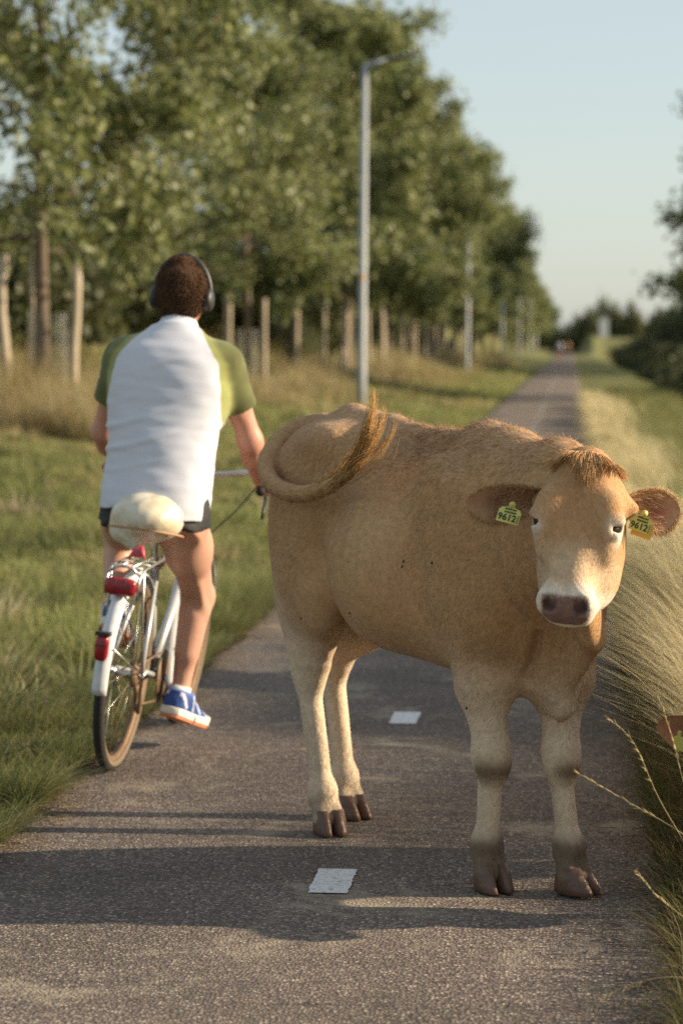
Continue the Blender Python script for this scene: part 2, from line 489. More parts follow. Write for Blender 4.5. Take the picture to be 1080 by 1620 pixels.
def asphalt_material():
    m, nt, b = new_mat('asphalt'); L = nt.links.new
    tc = N(nt, 'ShaderNodeTexCoord')
    vo = N(nt, 'ShaderNodeTexVoronoi', i_Scale=105.0, feature='F1'); L(tc.outputs['Object'], vo.inputs['Vector'])
    vo2 = N(nt, 'ShaderNodeTexVoronoi', i_Scale=70.0, feature='F1'); L(tc.outputs['Object'], vo2.inputs['Vector'])
    n1 = N(nt, 'ShaderNodeTexNoise', i_Scale=1.1, i_Detail=6.0, i_Roughness=0.6); L(tc.outputs['Object'], n1.inputs['Vector'])
    n2 = N(nt, 'ShaderNodeTexNoise', i_Scale=210.0, i_Detail=3.0); L(tc.outputs['Object'], n2.inputs['Vector'])
    # stone colours: each chipping its own grey-brown
    sep = N(nt, 'ShaderNodeSeparateColor'); L(vo.outputs['Color'], sep.inputs[0])
    rs = N(nt, 'ShaderNodeValToRGB'); e = rs.color_ramp.elements
    e[0].position = 0.0; e[0].color = (0.132, 0.104, 0.088, 1); e[1].position = 1.0; e[1].color = (0.53, 0.43, 0.33, 1)
    x = e.new(0.55); x.color = (0.212, 0.168, 0.138, 1); x = e.new(0.86); x.color = (0.31, 0.245, 0.19, 1)
    L(sep.outputs[0], rs.inputs[0])
    # binder shows between stones
    gap = N(nt, 'ShaderNodeMapRange'); gap.inputs['From Min'].default_value = 0.25; gap.inputs['From Max'].default_value = 0.75
    L(vo.outputs['Distance'], gap.inputs['Value'])
    mg = N(nt, 'ShaderNodeMix', data_type='RGBA'); mg.inputs[7].default_value = (0.088, 0.070, 0.063, 1)
    L(gap.outputs[0], mg.inputs[0]); L(rs.outputs[0], mg.inputs[6])
    # broad wear
    rw = N(nt, 'ShaderNodeMapRange'); rw.inputs['From Min'].default_value = 0.3; rw.inputs['From Max'].default_value = 0.7; rw.inputs['To Min'].default_value = 0.78; rw.inputs['To Max'].default_value = 1.28
    L(n1.outputs['Fac'], rw.inputs['Value'])
    sc = N(nt, 'ShaderNodeVectorMath', operation='SCALE'); L(mg.outputs[2], sc.inputs[0]); L(rw.outputs[0], sc.inputs['Scale'])
    # dried mud smears: dusty pale patches where the cattle walk
    n3 = N(nt, 'ShaderNodeTexNoise', i_Scale=2.1, i_Detail=7.0, i_Roughness=0.7, i_Distortion=0.6); L(tc.outputs['Object'], n3.inputs['Vector'])
    mm = N(nt, 'ShaderNodeMapRange'); mm.inputs['From Min'].default_value = 0.55; mm.inputs['From Max'].default_value = 0.66; mm.inputs['To Max'].default_value = 0.75
    L(n3.outputs['Fac'], mm.inputs['Value'])
    md = N(nt, 'ShaderNodeMix', data_type='RGBA'); md.inputs[7].default_value = (0.34, 0.285, 0.21, 1)
    L(mm.outputs[0], md.inputs[0]); L(sc.outputs[0], md.inputs[6]); L(md.outputs[2], b.inputs['Base Color'])
    b.inputs['Roughness'].default_value = 0.9; b.inputs['Specular IOR Level'].default_value = 0.25
    ad = N(nt, 'ShaderNodeMath', operation='MULTIPLY_ADD'); L(vo.outputs['Distance'], ad.inputs[0]); ad.inputs[1].default_value = -1.0
    L(n2.outputs['Fac'], ad.inputs[2])
    bp = N(nt, 'ShaderNodeBump', i_Strength=0.9, i_Distance=0.005); L(ad.outputs[0], bp.inputs['Height']); L(bp.outputs[0], b.inputs['Normal'])
    return m

def build_path():
    ys = np.concatenate([np.arange(1, 40, 0.12), np.arange(40, 120, 1.0), np.linspace(120, 640, 80)])
    wob = np.where(ys < 60, 1, 0.3)
    L_ = PATH_L + edge_wobble(ys, 0.3) * wob; R_ = PATH_R + edge_wobble(ys, 1.9) * wob
    rows = []
    for z0, f in ((-0.03, 0.0), (0.002, 0.0), (0.008, 0.03), (0.014, 0.5), (0.008, 0.97), (0.002, 1.0), (-0.03, 1.0)):
        rows.append(np.stack([L_ + (R_ - L_) * f, ys, np.full_like(ys, z0)], 1))
    n = len(ys); V = np.concatenate(rows)
    i = (np.arange(len(rows) - 1)[:, None] * n + np.arange(n - 1)[None, :]).ravel()
    p = tag(link('cycle_path', np_mesh('cycle_path', V, np.stack([i, i + n, i + n + 1, i + 1], 1)), asphalt_material()), kind='structure')
    return p

def build_dashes(path):
    m, nt, b = new_mat('road_paint'); L = nt.links.new
    tc = N(nt, 'ShaderNodeTexCoord')
    nz = N(nt, 'ShaderNodeTexNoise', i_Scale=60.0, i_Detail=5.0); L(tc.outputs['Object'], nz.inputs['Vector'])
    r = N(nt, 'ShaderNodeValToRGB'); e = r.color_ramp.elements
    e[0].position = 0.36; e[0].color = (0.40, 0.39, 0.38, 1); e[1].position = 0.50; e[1].color = (0.66, 0.66, 0.66, 1)
    L(nz.outputs['Fac'], r.inputs[0]); L(r.outputs[0], b.inputs['Base Color']); b.inputs['Roughness'].default_value = 0.7
    bp = N(nt, 'ShaderNodeBump', i_Strength=0.3, i_Distance=0.003); L(nz.outputs['Fac'], bp.inputs['Height']); L(bp.outputs[0], b.inputs['Normal'])
    rng = np.random.RandomState(4)
    for k in range(-1, 40):
        y0 = 6.42 + 2.93 * k
        n = 15; ys = np.linspace(y0, y0 + 0.30, n)
        lo = -0.70 + rng.uniform(-0.004, 0.004, n); hi = -0.592 + rng.uniform(-0.004, 0.004, n)
        V = np.concatenate([np.stack([lo, ys, np.full(n, 0.0175)], 1), np.stack([hi, ys, np.full(n, 0.0175)], 1)])
        i = np.arange(n - 1)
        o = link('lane_dash', np_mesh('lane_dash', V, np.stack([i, i + n, i + n + 1, i + 1], 1)), m, path)

build_ground()
PATH = build_path()
build_dashes(PATH)

# ------------------------------------------------------------------ cattle
COAT = attr_mat('cow_coat', rough=0.85, bump=0.5, bscale=150.0, bdist=0.003, var=0.22, vscale=85.0, spec=0.06, sheen=0.1, stretch=(0.35, 1.0, 0.5))
HAIR = attr_mat('cow_hair', rough=0.7, var=0.12, vscale=60.0, spec=0.1)
HORN = plain('hoof_horn', (0.115, 0.062, 0.038), 0.45, var=0.4, scale=25, bump=0.3, bscale=80)
EYE_M = plain('cow_eye', (0.016, 0.009, 0.006), 0.45, var=0.05, spec=0.3)
TAG_M = plain('tag_plastic', (0.50, 0.47, 0.11), 0.5, var=0.06, scale=30)
TAG_O = plain('tag_plastic_back', (0.62, 0.38, 0.05), 0.45, var=0.06, scale=30)
INK = plain('tag_ink', (0.02, 0.02, 0.02), 0.6, var=0.1)

def unit(v): v = np.asarray(v, float); return v / np.linalg.norm(v)

def text_mesh(txt, size):
    c = bpy.data.curves.new('lettering', 'FONT'); c.body = txt; c.size = size; c.extrude = 0.0006
    c.align_x = 'CENTER'; c.align_y = 'CENTER'; c.resolution_u = 3; c.offset = size * 0.012
    o = bpy.data.objects.new('lettering', c); COL.objects.link(o)
    dg = bpy.context.evaluated_depsgraph_get()
    me = bpy.data.meshes.new_from_object(o.evaluated_get(dg))
    bpy.data.objects.remove(o); bpy.data.curves.remove(c)
    return me

def build_cow(name, pose, res, fur=0, seed=0, full=True):
    """pose: feet RF LF RH LH (x,y), poll, nose axis, side axis, tail points"""
    root = empty(name)
    hd_O = np.array(pose['poll']); hn = unit(pose['n']); hs = np.array(pose['s'], float); hs = unit(hs - hn * (hs @ hn)); hu = np.cross(hn, hs)
    # hs: towards the animal's left; hu: out of the forehead
    if hu @ np.array(pose['face']) < 0: hu = -hu
    tm = lambda t: t if t < 0.17 else 0.17 + (t - 0.17) * 0.85     # short young muzzle
    HP = lambda t, s_, u: hd_O + hn * tm(t) + hs * s_ + hu * u
    lo = np.array([-0.95, -0.5, 0.0]); hi = np.array([1.35, 0.5, 1.45])
    for p in (HP(0.5, 0, 0), HP(0, .25, 0), HP(0, -.25, 0)): lo = np.minimum(lo, p - 0.1); hi = np.maximum(hi, p + 0.1)
    Fd = Field(lo, hi, res)
    # barrel: x, top, bottom, half width, egg
    Fd.loft((0, 0, 0), (1, 0, 0), (0, -1, 0) if False else (0, 1, 0), [
        (-0.725, 1.12, 0.98, 0.05, 0), (-0.68, 1.215, 0.85, 0.11, 0), (-0.58, 1.262, 0.74, 0.160, 0.06),
        (-0.46, 1.288, 0.76, 0.190, 0.10), (-0.34, 1.288, 0.75, 0.215, 0.04), (-0.20, 1.264, 0.695, 0.215, -0.05), (0.0, 1.235, 0.612, 0.245, -0.14),
        (0.18, 1.220, 0.580, 0.240, -0.16), (0.34, 1.235, 0.57, 0.215, -0.12), (0.48, 1.215, 0.545, 0.180, -0.02), (0.60, 1.12, 0.545, 0.155, 0.0), (0.69, 1.0, 0.60, 0.11, 0), (0.75, 0.90, 0.70, 0.05, 0)], p=2.15, k=0.02)
    c = Fd.ell
    # spine ridge and hook bones
    Fd.chain([(-0.70, 0, 1.215), (-0.45, 0, 1.275), (-0.2, 0, 1.25), (0.1, 0, 1.215), (0.33, 0, 1.225), (0.5, 0, 1.19)], [0.02, 0.022, 0.02, 0.02, 0.022, 0.02], k=0.06)
    for s in (-1, 1):
        c((-0.35, s * 0.165, 1.205), (0.085, 0.045, 0.040), k=0.08)             # hooks
        c((-0.675, s * 0.080, 1.135), (0.05, 0.038, 0.045), k=0.06)              # pins
        c((0.02, s * 0.165, 0.83), (0.22, 0.115, 0.18), k=0.10)               # rib bulge
    # shoulders
    for s, f in ((-1, pose['RF']), (1, pose['LF'])):
        sx = 0.46 + 0.35 * (f[0] - 0.55)
        M = np.array([unit((0.45, 0, -0.9)), (0, 1, 0), unit((0.9, 0, 0.45))])
        c((0.41, s * 0.168, 0.94), (0.27, 0.064, 0.135), k=0.045, M=M)         # blade and muscle
        c((0.56, s * 0.135, 0.79), (0.10, 0.070, 0.12), k=0.06)
        Fd.ecap((sx - 0.02, s * 0.150, 0.80), (f[0] - 0.025 + 0.8 * pose.get('knee', {}).get(s, (0, 0))[0], f[1] * 0.6 + s * 0.050, 0.58), (0, 1, 0), (0.076, 0.125), (0.060, 0.088), k=0.04)
        ko = pose.get('knee', {}).get(s, (0, 0)); kn = np.array((f[0] + 0.005 + ko[0], f[1] + ko[1], 0.370)); fe = np.array((f[0] - 0.015, f[1], 0.135)); ho = np.array((f[0] + 0.015, f[1], 0.06)); el = np.array((kn[0] - 0.032, kn[1] * 0.75 + s * 0.033, 0.56))
        Fd.ecap(el, kn + (0, 0, 0.05), (0, 1, 0), (0.058, 0.082), (0.045, 0.050), k=0.05)
        c(kn + (0.0, 0, 0.01), (0.055, 0.054, 0.065), k=0.03)
        c(kn + (0.018, 0, -0.018), (0.034, 0.034, 0.036), k=0.035)
        Fd.ecap(kn + (0.008, 0, -0.05), fe + (0.008, 0, 0), (0, 1, 0), (0.029, 0.028), (0.028, 0.027), k=0.03)
        Fd.cap(kn + (-0.028, 0, -0.03), fe + (-0.022, 0, 0.01), 0.019, 0.018, k=0.018)
        c(fe, (0.046, 0.046, 0.046), k=0.025)
        Fd.cap(fe + (-0.028, 0.014, -0.022), fe + (-0.032, 0.02, -0.032), 0.012, 0.009, k=0.012)
        Fd.cap(fe + (-0.028, -0.014, -0.022), fe + (-0.032, -0.02, -0.032), 0.012, 0.009, k=0.012)
        for q in (-1, 1): Fd.cap(fe + (0.004, q * 0.014, -0.02), ho + (0.0, q * 0.022, 0.0), 0.029, 0.03, k=0.014)
    # hind quarters
    for s, f in ((-1, pose['RH']), (1, pose['LH'])):
        hx = f[0]; st = np.array((hx + 0.075 if hx > -0.45 else hx + 0.275, s * 0.195, 0.735))
        hk = np.array((hx - 0.112, f[1] * 0.9 + s * 0.012, 0.50)); fe = np.array((hx - 0.03, f[1], 0.135)); ho = np.array((hx + 0.012, f[1], 0.06))
        c((-0.49, s * 0.115, 0.98), (0.205, 0.105, 0.26), k=0.06)                       # rump and thigh
        c((-0.42, s * 0.170, 0.84), (0.150, 0.085, 0.20), k=0.035)
        c((-0.555, s * 0.115, 0.82), (0.105, 0.085, 0.27), k=0.06)                         # hamstring
        c(st, (0.080, 0.062, 0.11), k=0.05)                                             # stifle
        Fd.ecap((0.5 * (st[0] - 0.46), s * 0.15, 0.74), hk + (0.022, 0, 0.07), (0, 1, 0), (0.072, 0.130), (0.052, 0.088), k=0.05)
        Fd.cap((-0.545, s * 0.120, 0.70), hk + (-0.045, 0, 0.07), 0.065, 0.026, k=0.05)      # achilles
        c(hk + (-0.004, 0, 0.01), (0.080, 0.050, 0.095), k=0.04)
        c(hk + (-0.054, 0, 0.055), (0.026, 0.024, 0.045), k=0.03)
        Fd.ecap(hk + (0.004, 0, -0.06), fe + (0.008, 0, 0), (0, 1, 0), (0.032, 0.036), (0.029, 0.029), k=0.025)
        Fd.cap(hk + (-0.042, 0, -0.02), fe + (-0.024, 0, 0.01), 0.023, 0.021, k=0.018)
        c(fe, (0.047, 0.046, 0.046), k=0.025)
        for q in (-1, 1):
            Fd.cap(fe + (-0.03, q * 0.016, -0.02), fe + (-0.036, q * 0.02, -0.032), 0.012, 0.009, k=0.012)
            Fd.cap(fe + (0.004, q * 0.014, -0.02), ho + (0.0, q * 0.022, 0.0), 0.029, 0.030, k=0.014)
    for s in (-1, 1):
        c((-0.18, s * 0.305, 1.07), (0.12, 0.085, 0.10), k=0.08, sub=True)              # hollow of the flank
        c((0.285, s * 0.325, 0.82), (0.040, 0.085, 0.26), k=0.07, sub=True)             # behind the shoulder
    for s in (-1, 1):
        Fd.cap((0.60, s * 0.185, 1.03), (0.71, s * 0.135, 0.74), 0.026, 0.020, k=0.06, sub=True)     # groove of the neck
        Fd.cap((0.705, s * 0.080, 0.74), (0.645, s * 0.066, 0.61), 0.020, 0.018, k=0.035, sub=True)  # between brisket and shoulder
        Fd.cap((-0.285, s * 0.272, 1.10), (-0.262, s * 0.262, 0.84), 0.030, 0.026, k=0.05, sub=True) # in front of the thigh
        Fd.cap((-0.545, s * 0.235, 1.02), (-0.505, s * 0.232, 0.72), 0.014, 0.012, k=0.035, sub=True) # along the hamstring
        Fd.cap((0.30, s * 0.262, 1.05), (0.345, s * 0.232, 0.72), 0.014, 0.016, k=0.045, sub=True)   # edge of the triceps
        Fd.cap((0.43, s * 0.208, 1.12), (0.52, s * 0.196, 0.90), 0.008, 0.012, k=0.05)               # ridge of the shoulder blade
    # flank fold, belly, sheath, brisket
    for s in (-1, 1): Fd.cap((-0.30, s * 0.20, 0.84), (-0.24, s * 0.165, 0.755), 0.02, 0.022, k=0.05)
    c((0.04, 0, 0.605), (0.05, 0.018, 0.03), k=0.04)
    # neck
    back = HP(0.085, 0, -0.10); mid = 0.5 * (np.array((0.5, 0, 1.0)) + back) + pose.get('neck', np.zeros(3))
    Fd.ecap((0.42, 0, 0.96), mid, (0, 1, 0), (0.165, 0.26), (0.118, 0.195), k=0.10)
    Fd.ecap(mid, back, hs, (0.118, 0.19), (0.085, 0.125), k=0.10)
    th = HP(0.20, 0, -0.17)
    if full:
        dm = 0.5 * (np.array((0.70, 0, 0.62)) + th) + (0.055, 0.02, -0.03)
        Fd.ecap((0.66, 0.0, 0.62), dm, (0, 1, 0), (0.040, 0.09), (0.024, 0.055), k=0.05)      # dewlap
        Fd.ecap(dm, th + (0, 0, -0.02), hs, (0.024, 0.055), (0.026, 0.045), k=0.05)
        Fd.ecap((0.62, 0, 0.63), (0.685, 0.005, 0.515), (0, 1, 0), (0.055, 0.09), (0.020, 0.032), k=0.04)
    # head
    secs = [(-0.035, 0.00, -0.07, 0.03, 0), (-0.01, 0.018, -0.12, 0.066, 0), (0.04, 0.028, -0.165, 0.082, 0.10), (0.10, 0.034, -0.19, 0.097, 0.14), (0.165, 0.034, -0.195, 0.095, 0.10),
            (0.23, 0.030, -0.19, 0.080, -0.02), (0.30, 0.024, -0.165, 0.066, -0.10), (0.36, 0.020, -0.135, 0.064, -0.04), (0.405, 0.012, -0.115, 0.068, 0), (0.435, -0.004, -0.105, 0.060, 0), (0.455, -0.03, -0.085, 0.035, 0)]
    secs = [(tm(q[0]),) + q[1:] for q in secs]
    W = hs if np.cross(hn, hs) @ hu > 0 else -hs
    Fd.loft(hd_O, hn, W, secs, p=2.5, k=0.035)
    HM = np.array([hn, hs, hu])
    for s in (-1, 1):
        c(HP(0.140, s * 0.083, 0.012), (0.050, 0.028, 0.024), k=0.05, M=HM)        # brow
        c(HP(0.205, s * 0.080, -0.030), (0.050, 0.022, 0.030), k=0.05, M=HM)       # cheek bone
        c(HP(0.215, s * 0.066, -0.145), (0.115, 0.042, 0.070), k=0.05, M=HM)       # jaw
        Fd.cap(HP(0.28, s * 0.050, -0.165), HP(0.40, s * 0.030, -0.112), 0.032, 0.024, k=0.04)
        c(HP(0.402, s * 0.042, -0.016), (0.036, 0.030, 0.028), k=0.03, M=HM)       # nostril wing
        Fd.cap(HP(0.075, s * 0.075, -0.065), HP(0.085, s * 0.120, -0.078), 0.040, 0.018, k=0.04)        # ear root
        c(HP(0.170, s * 0.0965, 0.010), (0.022, 0.020, 0.0155), k=0.010, M=np.array([hn, unit(hs * s + 0.75 * hu), unit(hu - 0.75 * hs * s)]), sub=True)   # eye socket
        c(HP(0.1545, s * 0.099, 0.018), (0.016, 0.024, 0.017), k=0.010, M=HM)       # upper lid
        c(HP(0.196, s * 0.094, 0.010), (0.009, 0.018, 0.011), k=0.012, M=HM)       # lower lid
    c(HP(0.410, 0, -0.095), (0.022, 0.042, 0.022), k=0.025, M=HM)                  # lower lip
    c(HP(-0.005, 0, -0.02), (0.035, 0.05, 0.05), k=0.03, M=HM)                     # poll
    for s in (-1, 1):
        c(HP(0.424, s * 0.040, 0.006), (0.026, 0.0155, 0.023), k=0.008, M=np.array([unit(hn + 0.5 * hs * s), unit(hs - 0.5 * hn * s), hu]), sub=True)
    # mouth line
    Fd.cap(HP(0.452, 0.05, -0.070), HP(0.452, -0.05, -0.070), 0.006, 0.006, k=0.006, sub=True)
    # tail
    if pose.get('tail') is not None:
        tp = spline(pose['tail'], 26); tr = np.interp(np.linspace(0, 1, 26), [0, 0.12, 0.4, 0.75, 1], [0.040, 0.033, 0.028, 0.021, 0.010])
        Fd.chain(tp, tr, k=0.010)
    V, F = Fd.mesh(2)
    # ribs, folds of loose skin and muscle relief
    vn = np.zeros_like(V); fn_ = face_normals(V, F)
    for q in range(4): np.add.at(vn, F[:, q], fn_)
    vn /= np.linalg.norm(vn, axis=1)[:, None] + 1e-9
    side = np.abs(vn[:, 1]); xx, zz = V[:, 0], V[:, 2]
    rib = np.sin((xx + 0.22 * (zz - 0.9)) * 2 * math.pi / 0.075) * np.exp(-((xx - 0.02) / 0.15) ** 2) * np.exp(-((zz - 0.92) / 0.15) ** 2) * side * 0.0030
    fold = -np.maximum(np.sin((xx + 0.03 * noise3(V, 9, 4)) * 2 * math.pi / 0.030), 0) ** 3 * np.exp(-((xx - 0.365) / 0.030) ** 2) * np.exp(-((zz - 0.72) / 0.10) ** 2) * side * 0.004
    nkf = np.sin((xx * 0.8 + zz * 0.25 + 0.02 * noise3(V, 12, 5)) * 2 * math.pi / 0.085) * np.exp(-((xx - 0.70) / 0.10) ** 2) * np.exp(-((zz - 0.95) / 0.16) ** 2) * 0.004
    mus = (0.0050 * noise3(V, 15, seed + 40) + 0.0022 * noise3(V * np.array((1.6, 1.0, 0.7)), 38, seed + 41)) * sstep(0.45, 0.7, zz) * (xx < 0.8)
    V = V + vn * (rib + fold + nkf + mus)[:, None]
    # ears as cupped leaves, joined into the body mesh
    ears = {}
    parts_v = [V]; parts_f = [F]; nv = len(V); ear_ids = []
    for s in (-1, 1):
        e0 = HP(0.082, s * 0.105, -0.075); tipv = np.array(pose['ear_tip'][0 if s < 0 else 1])
        ax = unit(tipv - e0); ln = np.linalg.norm(tipv - e0)
        opn = unit(pose['ear_open'][0 if s < 0 else 1]); opn = unit(opn - ax * (opn @ ax)); wd = np.cross(ax, opn)
        na, nb = 22, 17
        a = np.linspace(0, 1, na)
        hw = np.interp(a, [0, 0.10, 0.3, 0.55, 0.75, 0.9, 0.97, 1], [0.026, 0.030, 0.047, 0.054, 0.048, 0.030, 0.016, 0.003])
        cup = np.interp(a, [0, 0.2, 0.5, 0.8, 1], [0.026, 0.030, 0.026, 0.014, 0.0])
        b = np.linspace(-1, 1, nb)
        mid_ = e0 + ax[None] * (a * ln)[:, None] - np.array([0, 0, 1])[None] * (0.02 * np.sin(a * 1.9))[:, None]
        front = mid_[:, None] + wd[None, None] * (hw[:, None] * b[None])[..., None] + opn[None, None] * (-cup[:, None] * (1 - np.abs(b[None]) ** 2.2))[..., None]
        thick = np.interp(a, [0, 0.2, 1], [0.016, 0.008, 0.004])
        bk = front - opn[None, None] * (thick[:, None] * (1.0 - np.abs(b[None]) ** 6))[..., None]
        g = np.concatenate([front.reshape(-1, 3), bk.reshape(-1, 3)])
        ii = (np.arange(na - 1)[:, None] * nb + np.arange(nb - 1)[None]).ravel()
        f1 = np.stack([ii, ii + 1, ii + nb + 1, ii + nb], 1); f2 = f1[:, ::-1] + na * nb
        parts_v.append(g); parts_f += [f1 + nv, f2 + nv]; ear_ids.append((nv, nv + na * nb, nv + 2 * na * nb))
        ears[s] = dict(e0=e0, ax=ax, ln=ln, opn=opn, wd=wd, rim=front[:, [0, -1]], inner=front, a=a)
        nv += 2 * na * nb
    V = np.concatenate(parts_v)
    # coat colour by place on the animal, shade painted in at neck and chest
    base = np.array((0.445, 0.260, 0.128)); cream = np.array((0.66, 0.54, 0.40)); dark = np.array((0.23, 0.125, 0.06)); white = np.array((0.74, 0.65, 0.54))
    C = np.tile(base, (len(V), 1)); z = V[:, 2]; x = V[:, 0]
    def mix(w, col):
        nonlocal C
        w = np.clip(w, 0, 1)[:, None]; C = C * (1 - w) + np.asarray(col) * w
    nz1 = noise3(V, 9, seed); nz2 = noise3(V, 30, seed + 1); nz3 = noise3(V, 75, seed + 2)
    C *= (1 + 0.07 * nz1 + 0.04 * nz2)[:, None]
    mix(np.clip(0.30 * noise3(V, 5, seed + 9), 0, 0.4), (0.40, 0.225, 0.105))
    mix(0.28 * np.exp(-((x - 0.08) / 0.16) ** 2 - ((z - 1.0) / 0.14) ** 2), (0.60, 0.42, 0.245))
    mix(0.45 * sstep(0.42, 0.62, x + 0.04 * nz1) * sstep(1.15, 0.95, z) * (x < 0.95), (0.36, 0.205, 0.098))  # browner shoulder and neck coat, shading contrast painted in with it
    mix(0.75 * sstep(0.74, 0.40, z + 0.05 * nz1) * (x < 0.85), cream)
    mix(0.25 * sstep(0.95, 0.70, z) * sstep(-0.35, -0.55, x), cream)
    mix(0.35 * sstep(1.12, 1.27, z + 0.03 * nz1) * (x < 0.7), (0.34, 0.225, 0.14))       # greyer along the back
    mix(0.30 * np.exp(-((x - 0.15) / 0.25) ** 2) * sstep(0.9, 1.1, z) * (0.5 + nz2), (0.30, 0.18, 0.10))
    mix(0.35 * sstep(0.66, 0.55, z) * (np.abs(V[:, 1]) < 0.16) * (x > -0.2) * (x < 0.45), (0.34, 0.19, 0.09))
    mix(0.5 * np.exp(-((x - 0.72) / 0.14) ** 2) * sstep(0.56, 0.70, z) * sstep(1.0, 0.8, z), (0.36, 0.20, 0.095))  # shade below the face, painted into the chest coat
    for key in ('RF', 'LF', 'RH', 'LH'):
        f = pose[key]; near = np.hypot(V[:, 0] - f[0], V[:, 1] - f[1]) < 0.14
        fr = key[1] == 'F'
        mix(near * (0.86 if fr else 0.45) * sstep(0.215 if fr else 0.14, 0.135 if fr else 0.085, z + 0.025 * nz2 + 0.012 * nz3), (0.095, 0.066, 0.042))
        if fr: mix(near * 0.9 * np.exp(-((z - 0.345) / 0.034) ** 2) * sstep(f[0] - 0.02, f[0] + 0.02, V[:, 0] - 0.012 * nz2), (0.14, 0.088, 0.045))
    # head colours in the head frame
    R = V - hd_O; t = R @ hn; t = np.where(t < 0.17, t, 0.17 + (t - 0.17) / 0.85); s_ = R @ hs; u = R @ hu
    inhead = (t > -0.06) & (t < 0.52) & (np.abs(s_) < 0.16) & (u > -0.24)
    mix(inhead * 0.55 * np.exp(-((t - 0.06) / 0.13) ** 2) * sstep(0.085, 0.03, np.abs(s_)) * sstep(-0.03, 0.02, u), (0.33, 0.17, 0.075))
    mix(inhead * 0.45 * sstep(0.19, 0.30, t) * sstep(-0.20, -0.08, u), cream)
    for q in (-1, 1):
        de = np.sqrt(((t - 0.175) / 0.050) ** 2 + ((s_ - q * 0.095) / 0.040) ** 2 + ((u + 0.005) / 0.045) ** 2)
        mix(inhead * 0.85 * sstep(1.25, 0.55, de + 0.12 * nz3), white)
        de = np.sqrt(((t - 0.168) / 0.021) ** 2 + ((s_ - q * 0.098) / 0.022) ** 2 + ((u - 0.006) / 0.020) ** 2)
        mix(inhead * 0.85 * sstep(1.15, 0.8, de), (0.10, 0.06, 0.04))
    mix(inhead * 0.88 * sstep(0.335, 0.398, t + 0.014 * nz3 + 0.25 * np.abs(s_) - 0.008 - 0.2 * np.minimum(u + 0.04, 0)), (0.72, 0.63, 0.53))
    mix(inhead * 0.6 * sstep(0.36, 0.40, t) * sstep(-0.055, -0.085, u), cream)
    nosep = inhead * sstep(0.394, 0.402, t + 0.15 * np.maximum(u, -0.05) + 0.003 * nz3) * sstep(0.062, 0.054, np.abs(s_)) * sstep(-0.062, -0.054, u)
    mix(nosep, np.array((0.235, 0.135, 0.112)))
    for q in (-1, 1):
        mix(inhead * sstep(0.027, 0.018, np.sqrt((t - 0.424) ** 2 + ((s_ - q * 0.040) * 1.2) ** 2 + (u - 0.004) ** 2)), (0.09, 0.05, 0.042))
    for (i0, i1, i2), s in zip(ear_ids, (-1, 1)):
        C[i0:i1] = np.array((0.48, 0.29, 0.175)); C[i1:i2] = base
        e = ears[s]; q = np.tile(np.linspace(-1, 1, 17), 22); aa = np.repeat(e['a'], 17)
        wv = (0.75 * np.exp(-((aa - 0.62) / 0.2) ** 2 - (q / 0.45) ** 2))[:, None]
        C[i0:i1] = C[i0:i1] * (1 - wv) + np.array((0.36, 0.085, 0.075) if s > 0 else (0.26, 0.12, 0.08)) * wv
        rimw = (0.6 * sstep(0.8, 1.0, np.abs(q)))[:, None]; C[i0:i1] = C[i0:i1] * (1 - rimw) + base * rimw
    C = np.clip(C, 0, 1)
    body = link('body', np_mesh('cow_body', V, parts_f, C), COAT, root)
    # hooves: two claws a foot
    for key in ('RF', 'LF', 'RH', 'LH'):
        f = pose[key]; yaw = pose.get('toe', {}).get(key, 0.0)
        for q in (-1, 1):
            b = MB(); rows = []
            for zz, x0, x1, w in ((0.072, -0.040, 0.034, 0.026), (0.045, -0.046, 0.052, 0.029), (0.02, -0.050, 0.070, 0.031), (0.004, -0.050, 0.080, 0.031), (0.0, -0.046, 0.074, 0.027)):
                r = []
                for k in range(16):
                    an = 2 * math.pi * k / 16; cx = 0.5 * (x0 + x1); rx = 0.5 * (x1 - x0)
                    px = cx + rx * math.cos(an); py = w * math.sin(an) * (1.0 - 0.18 * max(0, math.cos(an)) ** 2)
                    if q * py < 0: py *= 0.58
                    r.append(Vector((px, py + q * (0.0195 + 0.03 * max(0, px - 0.045)), zz)))
                rows.append(r)
            b.grid(rows, True); n0 = 0
            b.f.append(tuple(range(4 * 16, 5 * 16))); b.f.append(tuple(reversed(range(0, 16))))
            Rz = Matrix.Rotation(yaw, 3, 'Z'); off = Vector((f[0] + (0.012), f[1], 0.016 if pose.get('on_path', True) else 0.0))
            b.xf(lambda p: Rz @ p + off)
            b.build('hoof', HORN, root)
    # eyes
    if full:
        for s in (-1, 1):
            m = MB(); cen = Vector(HP(0.170, s * 0.0850, 0.000)); m.lathe(cen, hs * s, [(-0.0235 * math.cos(i * math.pi / 12), 0.0235 * math.sin(i * math.pi / 12)) for i in range(13)], 20)
            m.build('eye', EYE_M, root)
    rng = np.random.RandomState(seed + 5)
    if fur:
        # short coat over the whole body
        nF = face_normals(V, parts_f[0]); vnn = np.zeros_like(V)
        for q in range(4): np.add.at(vnn, parts_f[0][:, q], nF)
        vnn /= np.linalg.norm(vnn, axis=1)[:, None] + 1e-9; P4 = V[parts_f[0]]
        ar = np.linalg.norm(np.cross(P4[:, 2] - P4[:, 0], P4[:, 3] - P4[:, 1]), axis=1)
        cen = P4.mean(1); keep = np.ones(len(cen))
        tt = (cen - hd_O) @ hn; keep[(tt > 0.385) & (np.linalg.norm(cen - HP(0.43, 0, -0.03), axis=1) < 0.10)] = 0
        keep[cen[:, 2] < 0.08] = 0
        for s in (-1, 1): keep[np.linalg.norm(cen - HP(0.168, s * 0.1, 0.0), axis=1) < 0.026] = 0
        pr = ar * keep; pr /= pr.sum()
        fi = rng.choice(len(cen), fur, p=pr)
